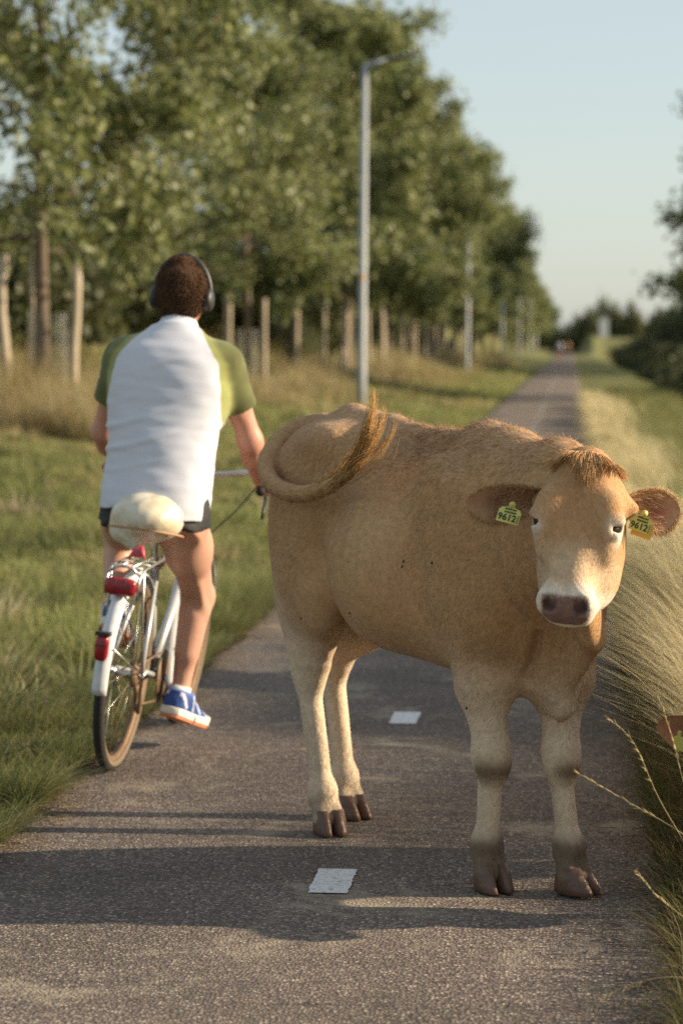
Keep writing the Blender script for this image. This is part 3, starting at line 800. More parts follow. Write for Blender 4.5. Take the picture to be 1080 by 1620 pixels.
        w4 = rng.dirichlet((1, 1, 1, 1), fur)
        pos = (P4[fi] * w4[..., None]).sum(1); nn = (vnn[parts_f[0][fi]] * w4[..., None]).sum(1); nn /= np.linalg.norm(nn, axis=1)[:, None]
        flow = np.tile(np.array((-0.75, 0.0, -0.65)), (fur, 1))
        t_ = (pos - hd_O) @ hn; hd = (t_ > -0.02) & (np.linalg.norm(pos - HP(0.2, 0, -0.06), axis=1) < 0.3)
        flow[hd] = hn * 0.9
        flow += 0.16 * np.stack([noise3(pos, 14, 31), noise3(pos, 14, 32), noise3(pos, 14, 33)], 1) + 0.16 * rng.normal(size=(fur, 3))
        flow -= nn * (flow * nn).sum(1)[:, None]
        flow /= np.linalg.norm(flow, axis=1)[:, None] + 1e-6
        rough = np.where(noise3(pos, 6, 77) > 0.25, 1.4, 1.0)
        dirs = flow + nn * rng.uniform(0.10, 0.30, fur)[:, None]
        ln = rng.uniform(0.006, 0.012, fur) * rough; ln[hd] *= 0.8
        ln *= 1 + 0.6 * sstep(1.0, 1.2, pos[:, 2]) * sstep(-0.3, 0.1, pos[:, 0]) * ~hd
        col = C[parts_f[0][fi, 0]] * rng.uniform(0.80, 1.20, fur)[:, None]
        coat_ribbons('short_coat', pos - nn * 0.0005, dirs, nn, ln, 0.0007, HAIR, root, col)
        # ear fringe
        rt, dr, cl = [], [], []
        for s in (-1, 1):
            e = ears[s]
            for j, sg in ((0, -1), (1, 1)):
                for i in range(1, len(e['a']) - 1):
                    for r_ in range(26):
                        f_ = rng.uniform(); p = e['rim'][i, j] * (1 - f_) + e['rim'][i + 1, j] * f_
                        rt.append(p + rng.normal(size=3) * 0.002); dr.append(e['wd'] * sg * 0.7 + e['ax'] * rng.uniform(0.1, 0.9) + e['opn'] * rng.uniform(-0.3, 0.6) + rng.normal(size=3) * 0.25)
                        cl.append(np.array((0.52, 0.33, 0.17)) * rng.uniform(0.8, 1.2))
        strands('ear_fringe', np.array(rt), np.array(dr), rng.uniform(0.008, 0.02, len(rt)), 0.0007, HAIR, root, np.array(cl), nseg=2, grav=0.2, rng=rng)
        # hair inside the ears
        rt, dr, cl = [], [], []
        for s in (-1, 1):
            e = ears[s]
            for r_ in range(700):
                i = rng.randint(0, 14); j = rng.randint(1, 16); p = e['inner'][i, j]
                rt.append(p + rng.normal(size=3) * 0.004); dr.append(e['ax'] * 0.9 + e['opn'] * 0.5 + rng.normal(size=3) * 0.3); cl.append(np.array((0.52, 0.32, 0.19)) * rng.uniform(0.7, 1.3))
        strands('ear_hair', np.array(rt), np.array(dr), rng.uniform(0.012, 0.028, len(rt)), 0.0007, HAIR, root, np.array(cl), nseg=2, grav=0.2, rng=rng)
        # forelock over the poll
        n = 3600; a_ = np.clip(rng.normal(size=n) * 0.036, -0.075, 0.075); b_ = rng.uniform(-0.095, 0.030, n)
        rt = np.array([HP(-0.030 + 5.0 * a * a + 0.35 * max(b, 0), a, b) for a, b in zip(a_, b_)])
        lk = np.round(a_ / 0.011)
        dr = np.array([hn * (0.75 - 4 * abs(b - 0.03)) + hu * 0.62 + hs * (a * 11) for a, b in zip(a_, b_)]) + rng.normal(size=(n, 3)) * 0.13
        dr += hs[None] * (0.22 * np.sin(lk * 12.7))[:, None] + hn[None] * (0.2 * np.cos(lk * 5.1))[:, None]
        mid_l = np.exp(-((a_ - 0.006) / 0.018) ** 2) * (b_ > -0.04)
        dr = dr * (1 - 0.6 * mid_l)[:, None] + (hn * 0.95 + hu * 0.22)[None] * (0.75 * mid_l)[:, None] + hs[None] * (0.16 * rng.normal(size=n) * mid_l)[:, None]
        strands('forelock', rt, dr, rng.uniform(0.026, 0.046, n) * (1 + 1.5 * mid_l), 0.0010, HAIR, root, np.array((0.60, 0.36, 0.17)) * rng.uniform(0.75, 1.25, (n, 1)), nseg=4, grav=0.22, rng=rng, curl=0.06)
        # longer curly ruff along neck and withers
        n = 3500; wt = sstep(0.98, 1.22, pos[:, 2]) * sstep(-0.35, 0.05, pos[:, 0]) * ~hd * (0.15 + np.clip(noise3(pos, 8, 51), 0, 1)); i = rng.choice(fur, n, p=wt / wt.sum())
        dr = flow[i] + nn[i] * 0.6 + rng.normal(size=(n, 3)) * 0.3
        strands('withers_hair', pos[i], dr, rng.uniform(0.015, 0.032, n), 0.0007, HAIR, root, col[i] * 0.95, nseg=3, grav=0.1, rng=rng, curl=0.1)
        # tail switch
        if pose.get('switch') is not None:
            sw = np.array(pose['switch']); tpd = spline(pose['tail'], 200); tg = np.gradient(tpd, axis=0); tg /= np.linalg.norm(tg, axis=1)[:, None]
            n = 2000; f_ = rng.uniform(0.12, 1, n); k = (199 * f_).astype(int); o_ = rng.normal(size=(n, 3)); o_ -= tg[k] * (o_ * tg[k]).sum(1)[:, None]; o_ /= np.linalg.norm(o_, axis=1)[:, None]
            rt = tpd[k] + o_ * np.interp(f_, [0, 0.4, 0.75, 1], [0.032, 0.027, 0.020, 0.009])[:, None]
            dr = tg[k] + o_ * 0.14 + rng.normal(size=(n, 3)) * 0.08 + np.array((0, 0, -0.12))
            ln = np.interp(f_, [0, 0.4, 0.6, 0.9, 1], [0.012, 0.016, 0.030, 0.036, 0.045]) * rng.uniform(0.6, 1.3, n)
            cl = (np.array((0.30, 0.19, 0.11))[None] * (1 - f_[:, None]) + np.array((0.46, 0.27, 0.11))[None] * f_[:, None]) * rng.uniform(0.6, 1.3, (n, 1))
            strands('tail_hair', rt, dr, ln, 0.0008, HAIR, root, cl, nseg=4, rng=rng, curl=0.05)
            tips = [sw + np.array(q) for q in ((0, 0, 0.01), (-0.012, 0, -0.045), (0.035, 0.01, -0.035), (0.075, 0.02, -0.075))]
            b = MB()
            for r_ in range(330):
                k = int(rng.triangular(110, 199, 200)); tp_ = tips[rng.choice(4, p=(0.45, 0.25, 0.2, 0.1))] + rng.normal(size=3) * 0.006
                p0 = tpd[k] + rng.normal(size=3) * 0.009; dd = np.linalg.norm(tp_ - p0); p1 = p0 + tg[k] * dd * 0.42 + rng.normal(size=3) * 0.008; p2 = tp_ + np.array((-0.012, 0.0, -0.36)) * dd * 0.9 + rng.normal(size=3) * 0.010
                e_ = rng.uniform(0.72, 1.0); tt_ = np.linspace(0, e_, 8)[:, None]
                pts = (1 - tt_) ** 3 * p0 + 3 * (1 - tt_) ** 2 * tt_ * p1 + 3 * (1 - tt_) * tt_ ** 2 * p2 + tt_ ** 3 * tp_
                b.tube([Vector(q) for q in pts], [0.0013 * (1 - 0.85 * q / 7) for q in range(8)], 3, cap=False)
            cl = np.repeat(np.array((0.56, 0.33, 0.13)) * rng.uniform(0.6, 1.3, (330, 1)), 24, axis=0)
            o = link('tail_switch', np_mesh('tail_switch', np.array(b.v), np.array(b.f), cl), HAIR, root); o['kind'] = 'stuff'
    # ear tags
    for s, spec in pose.get('tags', {}).items():
        make_tag(root, ears[s], spec)
    return root

def make_tag(root, e, spec):
    """flag of yellow plastic with printed number; spec: centre, right axis, up axis, width, height, texts"""
    cen = Vector(spec['c']); rx = Vector(spec['right']).normalized(); up = Vector(spec['up']); up = (up - rx * up.dot(rx)).normalized(); nr = rx.cross(up)
    w, h = spec['w'], spec['h']
    def plate(name, mat, off, shift, sc=1.0):
        out = [(-.5, -.5), (.5, -.5), (.5, .26), (.40, .42), (.14, .5), (.11, .78), (-.11, .78), (-.14, .5), (-.40, .42), (-.5, .26)]
        b = MB(); n = len(out)
        vs = [Vector((x * w * sc + shift[0], y * h * sc + shift[1], dz + 0.006 * math.sin(x * 2.2))) for dz in (-0.0012, 0.0012) for x, y in out]
        b.add(vs, [tuple(reversed(range(n))), tuple(range(n, 2 * n))] + [(i, (i + 1) % n, n + (i + 1) % n, n + i) for i in range(n)])
        b.xf(lambda p: cen + rx * p.x + up * p.y + nr * (p.z + off))
        return b.build(name, mat, root, smooth=False)
    t = plate('ear_tag', TAG_M, 0, (0, 0))
    if spec.get('second'): plate('ear_tag_back', TAG_O, -0.012, (0.010, -0.012), 0.96)
    b = MB(); b.lathe(cen + up * h * 0.66 + nr * 0.001, nr, [(0, 0.009), (0.003, 0.0085), (0.004, 0.004), (0.007, 0.0035), (0.0075, 0.0)], 14)
    b.build('stud', TAG_M, t)
    rg = np.random.RandomState(len(spec['num']) + 2)
    def mark(x0, x1, y0, y1):                                    # print too small to read: plain dark dashes
        b = MB(); b.box((0.5 * (x0 + x1), 0.5 * (y0 + y1), 0.0026), (x1 - x0, y1 - y0, 0.0008))
        b.xf(lambda p: cen + rx * p.x + up * p.y + nr * (p.z + 0.006 * math.sin(p.x / w * 2.2))); b.build('print_mark', INK, t, smooth=False)
    for yy in (0.36, 0.17):
        x = -0.24
        while x < 0.27:
            l = rg.uniform(0.03, 0.07); mark(x * w, (x + l) * w, (yy - 0.05) * h, (yy + 0.05) * h); x += l + 0.025
    for k in range(5): mark(0.39 * w, 0.455 * w, (-0.42 + 0.11 * k) * h, (-0.37 + 0.11 * k) * h)
    for txt, size, y in ((spec['num'], h * 0.58, -0.19),):
        me = text_mesh(txt, size)
        co = np.empty(len(me.vertices) * 3, dtype=np.float32); me.vertices.foreach_get('co', co); co = co.reshape(-1, 3)
        wmax = np.ptp(co[:, 0]); fx = min(1.0, 0.80 * w / wmax)
        out = np.array([cen + rx * float(p[0] * fx - 0.06 * w) + up * float(p[1] + y * h) + nr * float(p[2] + 0.0022 + 0.006 * math.sin(p[0] * fx / w * 2.2)) for p in co], dtype=np.float32)
        me.vertices.foreach_set('co', out.ravel()); me.update()
        link('tag_number', me, INK, t, smooth=False)

COW_O = Vector((-0.41, 7.01, 0.0)); COW_YAW = math.atan2(-0.823, 0.567)
cF = np.array((math.cos(COW_YAW), math.sin(COW_YAW), 0)); cL = np.array((-cF[1], cF[0], 0))
def to_cow(v): v = np.asarray(v, float); return np.array((v @ cF, v @ cL, v[2]))
def pt_cow(p): return to_cow(np.asarray(p, float) - np.array(COW_O))
pose1 = dict(RF=(0.515, -0.115), LF=(0.655, 0.060), RH=(-0.365, -0.135), LH=(-0.55, 0.045),
             toe=dict(RF=-0.15, LF=0.35, RH=-0.2, LH=0.1),
             knee={1: (-0.045, -0.012)}, poll=pt_cow((0.040, 6.13, 1.20)), n=to_cow((-0.060, -0.175, -0.40)), s=to_cow((0.985, -0.155, -0.07)), face=to_cow((-0.2, -0.9, 0.4)),
             ear_tip=(pt_cow((-0.262, 6.13, 1.115)), pt_cow((0.279, 6.20, 1.095))), ear_open=(to_cow((-0.1, -0.9, -0.35)), to_cow((0.15, -1.0, 0.05))),
             neck=np.array((0.02, 0.0, -0.02)),
             tail=[(-0.60, 0.0, 1.240), (-0.690, -0.02, 1.245), (-0.715, -0.105, 1.20), (-0.618, -0.205, 1.13), (-0.450, -0.275, 1.078), (-0.21, -0.312, 1.06), (0.0, -0.318, 1.10), (0.10, -0.31, 1.16)],
             switch=(0.19, -0.29, 1.37))
fr = (0.0, -1.0)
pose1['tags'] = {-1: dict(c=pt_cow((-0.153, 6.085, 1.068)), right=to_cow((1, -0.05, -0.30)), up=to_cow((0.15, 0.35, 1)), w=0.058, h=0.042, num='9612'),
                 1: dict(c=pt_cow((0.178, 6.135, 1.045)), right=to_cow((1, 0.05, -0.35)), up=to_cow((0.30, 0.10, 1)), w=0.054, h=0.042, num='9612', second=True)}
cow = build_cow('cow', pose1, 0.0075, fur=210000, seed=3)
FLY = plain('fly_black', (0.012, 0.011, 0.012), 0.4)
vb = np.empty(len([o for o in cow.children if o.name.startswith('body')][0].data.vertices) * 3, dtype=np.float32)
[o for o in cow.children if o.name.startswith('body')][0].data.vertices.foreach_get('co', vb); vb = vb.reshape(-1, 3)
Rz = Matrix.Rotation(COW_YAW, 4, 'Z')
for (fx, fy, fz), fl in zip(((0.29, -0.30, 0.90), (0.285, -0.30, 0.885), (0.40, -0.30, 0.90), (0.02, -0.30, 0.72), (-0.33, -0.30, 0.66), (0.50, -0.30, 0.47)),
                            ('upper fly of a close pair behind the cow\'s shoulder', 'lower fly of a close pair behind the cow\'s shoulder', 'black fly on the cow\'s shoulder', 'black fly low on the cow\'s belly', 'black fly on the cow\'s near thigh', 'black fly on the cow\'s near front leg')):
    p = vb[np.argmin(((vb - np.array((fx, fy, fz))) ** 2).sum(1))]
    b = MB(); b.lathe((0, 0, -0.005), (0.2, 0, 1), [(0, 0.001), (0.002, 0.0028), (0.006, 0.0030), (0.008, 0.0018), (0.0095, 0.0022), (0.011, 0.0)], 8); b.add([(0, -0.002, 0.004), (0.002, -0.005, -0.006), (-0.001, -0.005, -0.007), (-0.002, -0.0035, 0.0)], [(0, 1, 2, 3)])
    fo = b.build('fly', FLY); fo.location = COW_O + Rz @ (Vector(p.tolist()) + Vector((0, -0.002, 0))); fo.rotation_euler = (0, 0, COW_YAW); fo.scale = (0.75, 0.75, 0.75); tag(fo, fl, 'fly', 'flies on the cow')
cow.location = COW_O; cow.rotation_euler = (0, 0, COW_YAW)
tag(cow, 'tan young cow standing across the path facing the camera, tail flicked over its rump', 'cow', 'cattle beside the path')

# two more of the herd, almost wholly beyond the right edge of the picture
pose2 = dict(RF=(0.50, -0.12), LF=(0.66, 0.12), RH=(-0.42, -0.14), LH=(-0.56, 0.12), on_path=False,
             poll=np.array((0.98, 0.0, 0.55)), n=(0.14, 0.0, -0.98), s=(0, 1, 0), face=(0.9, 0, 0.45),
             ear_tip=((0.95, -0.350, 0.475), (0.95, 0.300, 0.475)), ear_open=((0.9, -0.1, -0.1), (0.9, 0.1, -0.1)), neck=np.array((0.03, 0, -0.03)),
             tail=[(-0.66, 0, 1.205), (-0.745, 0, 1.20), (-0.785, 0, 1.08), (-0.785, 0, 0.85), (-0.78, 0, 0.60), (-0.775, 0, 0.45)])
pose2['tags'] = {-1: dict(c=np.array((1.00, -0.185, 0.435)), right=(0.1, -1, 0.0), up=(0, -0.1, 1), w=0.056, h=0.042, num='6')}
cow2 = build_cow('cow', pose2, 0.011, fur=0, seed=8)
for o in list(cow2.children):
    if o.name.startswith('body'):
        a = o.data.color_attributes['col']; c_ = np.empty(len(o.data.vertices) * 4, dtype=np.float32); a.data.foreach_get('color', c_)
        c_ = c_.reshape(-1, 4); c_[:, :3] *= np.array((0.86, 0.70, 0.62)); a.data.foreach_set('color', c_.ravel())
def set_cow(o, poll_xy, fwd, sc, local_poll=(0.98, 0.0)):
    a = math.atan2(fwd[1], fwd[0]); o.rotation_euler = (0, 0, a); o.scale = (sc, sc, sc)
    px = math.cos(a) * local_poll[0] * sc - math.sin(a) * local_poll[1] * sc; py = math.sin(a) * local_poll[0] * sc + math.cos(a) * local_poll[1] * sc
    x, y = poll_xy[0] - px, poll_xy[1] - py; o.location = (x, y, float(H(x, y)) + 0.005)
set_cow(cow2, (0.405, 6.22), (-0.80, -0.60), 0.92)
cow3 = cow.copy(); COL.objects.link(cow3)
for ch in cow.children:
    if ch.name.split('.')[0] in ('ear_tag', 'ear_tag_back'): continue
    c_ = ch.copy(); COL.objects.link(c_); c_.parent = cow3
cow3.rotation_euler = (0, 0, math.radians(176)); cow3.location = (1.63, 10.75, float(H(1.6, 10.7)))
tag(cow2, 'reddish cow grazing at the right edge, only its ear reaching into view', 'cow', 'cattle beside the path')
tag(cow3, 'tan cow behind the pale grass at the right edge, a sliver of its face showing', 'cow', 'cattle beside the path')

# ------------------------------------------------------------------ bicycle and rider
BIKE_P = Vector((-1.585, 8.25, 0.014)); HEAD = math.radians(3.0); LEAN = math.radians(7.5)
b_f = Vector((math.sin(HEAD), math.cos(HEAD), 0)); b_r = Vector((math.cos(HEAD), -math.sin(HEAD), 0))
b_u = (Vector((0, 0, 1)) * math.cos(LEAN) + b_r * math.sin(LEAN)).normalized(); b_l = b_u.cross(b_f)
BIKE_M = Matrix(((b_f.x, b_l.x, b_u.x, BIKE_P.x), (b_f.y, b_l.y, b_u.y, BIKE_P.y), (b_f.z, b_l.z, b_u.z, BIKE_P.z), (0, 0, 0, 1)))
# the rider sits straighter than the leaning bicycle
M_LEAN = math.radians(3.2)
m_u = (Vector((0, 0, 1)) * math.cos(M_LEAN) + b_r * math.sin(M_LEAN)).normalized(); m_l = m_u.cross(b_f)
m_p = BIKE_P + b_u * 0.87 - m_u * 0.87
MAN_M = Matrix(((b_f.x, m_l.x, m_u.x, m_p.x), (b_f.y, m_l.y, m_u.y, m_p.y), (b_f.z, m_l.z, m_u.z, m_p.z), (0, 0, 0, 1)))
B2M = MAN_M.inverted() @ BIKE_M
def bm(x, y, z): return np.array(B2M @ Vector((x, y, z)))

CHROME = plain('chrome', (0.55, 0.55, 0.53), 0.38, metal=0.9, var=0.12, scale=20)
SILVER = plain('frame_paint', (0.52, 0.53, 0.53), 0.35, metal=0.35, var=0.2, scale=14)
FENDER = plain('mudguard_white', (0.58, 0.59, 0.60), 0.45, var=0.3, scale=26, bump=0.15, bscale=30)
RUBBER = plain('rubber', (0.018, 0.017, 0.016), 0.8, var=0.3, scale=40, bump=0.3, bscale=120)
GUM = plain('gum_sidewall', (0.15, 0.105, 0.065), 0.7, var=0.3, scale=18)
RUST = plain('rusty_steel', (0.19, 0.12, 0.072), 0.65, metal=0.5, var=0.5, scale=22, bump=0.3, bscale=70)
REDL = plain('red_reflector', (0.27, 0.014, 0.022), 0.25, var=0.25, scale=45)
BLACK = plain('black_plastic', (0.02, 0.02, 0.021), 0.5, var=0.2)
PEDAL_Y = plain('pedal_reflector', (0.75, 0.33, 0.03), 0.25, var=0.1)

def arc(cx, cz, R, a0, a1, n, y=0.0):
    return [Vector((cx + R * math.cos(a0 + (a1 - a0) * i / (n - 1)), y, cz + R * math.sin(a0 + (a1 - a0) * i / (n - 1)))) for i in range(n)]

def build_wheel(name, root, cx, rng, tyre_mat):
    wh = empty(name, (0, 0, 0), 0, root)
    ring = lambda R, n=72: [Vector((cx + R * math.cos(2 * math.pi * i / n), 0, 0.342 + R * math.sin(2 * math.pi * i / n))) for i in range(n)]
    b = MB(); b.tube(ring(0.322), 0.0195, 12, closed=True); b.build('tyre', tyre_mat, wh)
    for s in (-1, 1):
        rows = []
        for R, y in ((0.3215, 0.0203), (0.3150, 0.0190), (0.3070, 0.0135)):
            rows.append([Vector((cx + R * math.cos(2 * math.pi * i / 72), s * y, 0.342 + R * math.sin(2 * math.pi * i / 72))) for i in range(72)])
        b = MB(); b.grid(rows, True); b.build('sidewall', GUM, wh)
    b = MB(); rows = []
    for R, y in ((0.307, -0.012), (0.292, -0.011), (0.287, 0.0), (0.292, 0.011), (0.307, 0.012)):
        rows.append([Vector((cx + R * math.cos(2 * math.pi * i / 72), y, 0.342 + R * math.sin(2 * math.pi * i / 72))) for i in range(72)])
    b.grid(rows, True); b.build('rim', RUST, wh)
    b = MB(); b.lathe((cx, -0.06, 0.342), (0, 1, 0), [(0, 0.006), (0.02, 0.006), (0.022, 0.024), (0.027, 0.024), (0.03, 0.014), (0.088, 0.014), (0.09, 0.024), (0.095, 0.024), (0.098, 0.006), (0.12, 0.006)], 14)
    b.build('hub', CHROME, wh)
    for i in range(32):
        a = 2 * math.pi * i / 32; s = 1 if i % 2 else -1; o = a + (0.9 if (i // 2) % 2 else -0.9)
        b = MB(); b.tube([(cx + 0.022 * math.cos(o), s * 0.032, 0.342 + 0.022 * math.sin(o)), (cx + 0.290 * math.cos(a), s * 0.002, 0.342 + 0.290 * math.sin(a))], 0.0012, 4)
        b.build('spoke', RUST if i % 3 else CHROME, wh)
    return wh

def build_bike():
    rng = np.random.RandomState(2)
    root = empty('bicycle'); root.matrix_world = BIKE_M
    tag(root, 'old silver bicycle with white mudguard and red rear lamps, ridden away along the left edge', 'bicycle')
    build_wheel('rear_wheel', root, 0.0, rng, RUBBER); build_wheel('front_wheel', root, 1.06, rng, RUBBER)
    BBp = Vector((0.43, 0, 0.285)); ST = Vector((0.265, 0, 0.73)); HT = Vector((0.83, 0, 0.80)); HB = Vector((0.885, 0, 0.62)); FA = Vector((1.06, 0, 0.342)); RA = Vector((0, 0, 0.342))
    b = MB()
    b.tube([BBp, ST], 0.0165, 14); b.tube([ST + Vector((0.0, 0, -0.05)), HT + Vector((0, 0, -0.04))], 0.015, 14); b.tube([BBp, HB + Vector((0, 0, 0.03))], 0.017, 14); b.tube([HB, HT], 0.019, 14)
    b.lathe(BBp + Vector((0, -0.038, 0)), (0, 1, 0), [(0, 0.021), (0.076, 0.021)], 14)
    for s in (-1, 1):
        b.tube([BBp + Vector((-0.03, s * 0.025, 0)), RA + Vector((0.1, s * 0.055, 0)), RA + Vector((0, s * 0.062, 0))], 0.009, 8)
        b.tube([ST + Vector((-0.01, s * 0.02, -0.05)), RA + Vector((0, s * 0.062, 0.01))], 0.008, 8)
    b.build('frame', SILVER, root)
    b = MB(); crown = HB + Vector((0.008, 0, -0.03)); b.tube([HB, crown], 0.017, 12)
    for s in (-1, 1): b.tube([crown + Vector((0, s * 0.02, 0)), crown + Vector((0.02, s * 0.045, -0.05)), crown + Vector((0.09, s * 0.052, -0.18)), FA + Vector((0, s * 0.052, 0))], [0.012, 0.012, 0.011, 0.008], 10)
    b.build('fork', SILVER, root)
    b = MB(); b.tube([ST + Vector((0.02, 0, -0.08)), ST + Vector((-0.042, 0, 0.10))], 0.0128, 12); b.build('seat_post', CHROME, root)
    # saddle under the bag
    rows = []
    for i in range(14):
        t = i / 13; x = 0.06 + 0.27 * t; w = np.interp(t, [0, 0.1, 0.35, 0.7, 1], [0.05, 0.085, 0.075, 0.03, 0.014]); zt = 0.862 + 0.012 * math.cos(t * 5)
        rows.append([Vector((x, w * math.cos(a), zt + 0.025 * math.sin(a) * (1.0 if math.sin(a) > 0 else 1.4))) for a in np.linspace(0, 2 * math.pi, 16, endpoint=False)])
    b = MB(); b.grid(rows, True); b.build('saddle', BLACK, root)
    b = MB()
    for s in (-1, 1): b.tube([(0.10, s * 0.022, 0.82), (0.17, s * 0.022, 0.805), (0.29, s * 0.022, 0.82)], 0.0035, 6)
    b.build('saddle_rails', CHROME, root)
    # mudguards
    def guard(cx, a0, a1, name):
        rows = []
        for i in range(40):
            a = a0 + (a1 - a0) * i / 39; r = []
            for q in np.linspace(-1, 1, 9):
                R = 0.364 - 0.015 * q * q; y = 0.027 * q
                r.append(Vector((cx + R * math.cos(a), y, 0.342 + R * math.sin(a))))
            rows.append(r)
        b = MB(); b.grid(rows); o = b.build(name, FENDER, root)
        m = o.modifiers.new('t', 'SOLIDIFY'); m.thickness = 0.002
        b = MB(); ae = a1
        for s in (-1, 1): b.tube([Vector((cx, s * 0.058, 0.342)), Vector((cx + 0.355 * math.cos(ae - 0.45), s * 0.030, 0.342 + 0.355 * math.sin(ae - 0.45)))], 0.0025, 6)
        b.build('mudguard_stay', CHROME, root)
        return o
    guard(0.0, math.radians(40), math.radians(184), 'mudguard')
    guard(1.06, math.radians(20), math.radians(205), 'mudguard')
    # rack
    b = MB()
    for s in (-1, 1):
        b.tube([(0.24, s * 0.03, 0.745), (0.16, s * 0.055, 0.738), (-0.12, s * 0.058, 0.728), (-0.19, s * 0.056, 0.70), (-0.20, s * 0.055, 0.64)], 0.0052, 8)
        b.tube([(-0.14, s * 0.057, 0.727), (-0.10, s * 0.062, 0.56), (-0.005, s * 0.068, 0.345)], 0.0045, 8)
    for x in (-0.16, -0.04, 0.08): b.tube([(x, -0.056, 0.733), (x, 0.056, 0.733)], 0.004, 8)
    b.tube([(-0.185, -0.056, 0.71), (-0.20, -0.03, 0.735), (-0.205, 0, 0.742), (-0.20, 0.03, 0.735), (-0.185, 0.056, 0.71)], 0.005, 8)
    for y in (-0.02, 0.02): b.tube([(-0.16, y, 0.735), (0.20, y, 0.742)], 0.004, 8)
    b.build('luggage_rack', CHROME, root)
    # lamps
    def pill(name, c, w, h, d, mat, par):
        rows = []
        for xx, k in ((0, 0.80), (-0.25 * d, 0.96), (-0.6 * d, 1.0), (-0.9 * d, 0.90), (-d, 0.62)):
            r = []
            for a in np.linspace(0, 2 * math.pi, 28, endpoint=False):
                ca, sa = math.cos(a), math.sin(a)
                r.append(Vector((c[0] + xx, c[1] + k * w / 2 * math.copysign(abs(ca) ** 0.55, ca), c[2] + k * h / 2 * math.copysign(abs(sa) ** 0.55, sa))))
            rows.append(r)
        b = MB(); b.grid(rows, True); b.f.append(tuple(range(4 * 28, 5 * 28))); return b.build(name, mat, par)
    lamp = pill('rack_lamp', (-0.205, 0, 0.672), 0.112, 0.062, 0.034, REDL, root)
    b = MB()
    for y in (-0.020, 0.014): b.box((-0.2375, y, 0.672), (0.004, 0.002, 0.055))
    b.build('lens_rib', BLACK, lamp)
    pill('lamp_housing', (-0.190, 0, 0.672), 0.105, 0.056, 0.018, BLACK, lamp)
    lt = pill('mudguard_lamp', (-0.352, 0.004, 0.478), 0.046, 0.088, 0.030, REDL, root)
    b = MB(); b.box((-0.366, 0.004, 0.527), (0.034, 0.048, 0.012)); b.build('lamp_cap', BLACK, lt, smooth=False)
    b = MB(); b.box((-0.3835, 0.004, 0.488), (0.002, 0.044, 0.003)); b.build('lens_rib', BLACK, lt, smooth=False)
    # drive
    b = MB(); b.lathe(BBp + Vector((0, -0.052, 0)), (0, 1, 0), [(0, 0.0), (0.0, 0.02), (0.002, 0.092), (0.006, 0.092), (0.007, 0.02), (0.007, 0)], 36); b.build('chainring', RUST, root)
    b = MB(); b.lathe(RA + Vector((0, -0.052, 0)), (0, 1, 0), [(0, 0.0), (0.0, 0.030), (0.006, 0.036), (0.014, 0.042), (0.018, 0.042), (0.02, 0)], 24); b.build('sprockets', RUST, root)
    b = MB()
    b.tube([RA + Vector((0.0, -0.048, 0.038)), BBp + Vector((0, -0.049, 0.092))], 0.0045, 6); b.tube([RA + Vector((0.03, -0.048, -0.11)), BBp + Vector((0, -0.049, -0.092))], 0.0045, 6)
    b.tube([RA + Vector((-0.03, -0.048, 0.0)), RA + Vector((0.0, -0.048, -0.06)), RA + Vector((0.03, -0.048, -0.11))], 0.0045, 6)
    b.build('chain', RUST, root)
    b = MB(); b.box(RA + Vector((0.015, -0.066, -0.075)), (0.018, 0.012, 0.12), Matrix.Rotation(0.25, 3, 'Y'))
    b.lathe(RA + Vector((0.005, -0.056, -0.05)), (0, 1, 0), [(0, 0.018), (0.008, 0.018)], 14); b.lathe(RA + Vector((0.028, -0.056, -0.115)), (0, 1, 0), [(0, 0.018), (0.008, 0.018)], 14)
    b.build('derailleur', RUST, root)
    ca = math.radians(-66)
    for s, sg in ((-1, 1), (1, -1)):
        end = BBp + Vector((0.165 * math.cos(ca) * sg, s * 0.085, 0.165 * math.sin(ca) * sg))
        b = MB(); b.tube([BBp + Vector((0, s * 0.06, 0)), end], 0.010, 8, flat=0.7); b.build('crank', CHROME, root)
        b = MB(); pc = end + Vector((0, s * 0.055, 0)); b.tube([end, pc + Vector((0, s * 0.05, 0))], 0.006, 8)
        b.box(pc + Vector((0.034, 0, 0)), (0.016, 0.088, 0.024)); b.box(pc + Vector((-0.034, 0, 0)), (0.016, 0.088, 0.024)); b.box(pc, (0.06, 0.03, 0.02))
        p = b.build('pedal', BLACK, root, smooth=False, bevel=0.003)
        b = MB(); b.box(pc + Vector((-0.0435, 0, 0)), (0.003, 0.04, 0.014)); b.build('pedal_reflector', PEDAL_Y, p, smooth=False)
    # steering
    b = MB(); b.tube([HT + Vector((0.02, 0, -0.05)), HT + Vector((-0.03, 0, 0.16)), HT + Vector((-0.01, 0, 0.195)), HT + Vector((0.03, 0, 0.20))], 0.0115, 12); b.build('stem', CHROME, root)
    BAR = [(0.86, 0, 1.00), (0.865, 0.10, 1.01), (0.85, 0.19, 1.03), (0.79, 0.255, 1.025), (0.72, 0.272, 1.005), (0.64, 0.285, 0.985)]
    pts = [Vector((x, -y, z)) for x, y, z in reversed(BAR)] + [Vector(p) for p in BAR[1:]]
    b = MB(); b.tube([Vector(p) for p in spline(pts, 60)], 0.0112, 12); b.build('handlebar', CHROME, root)
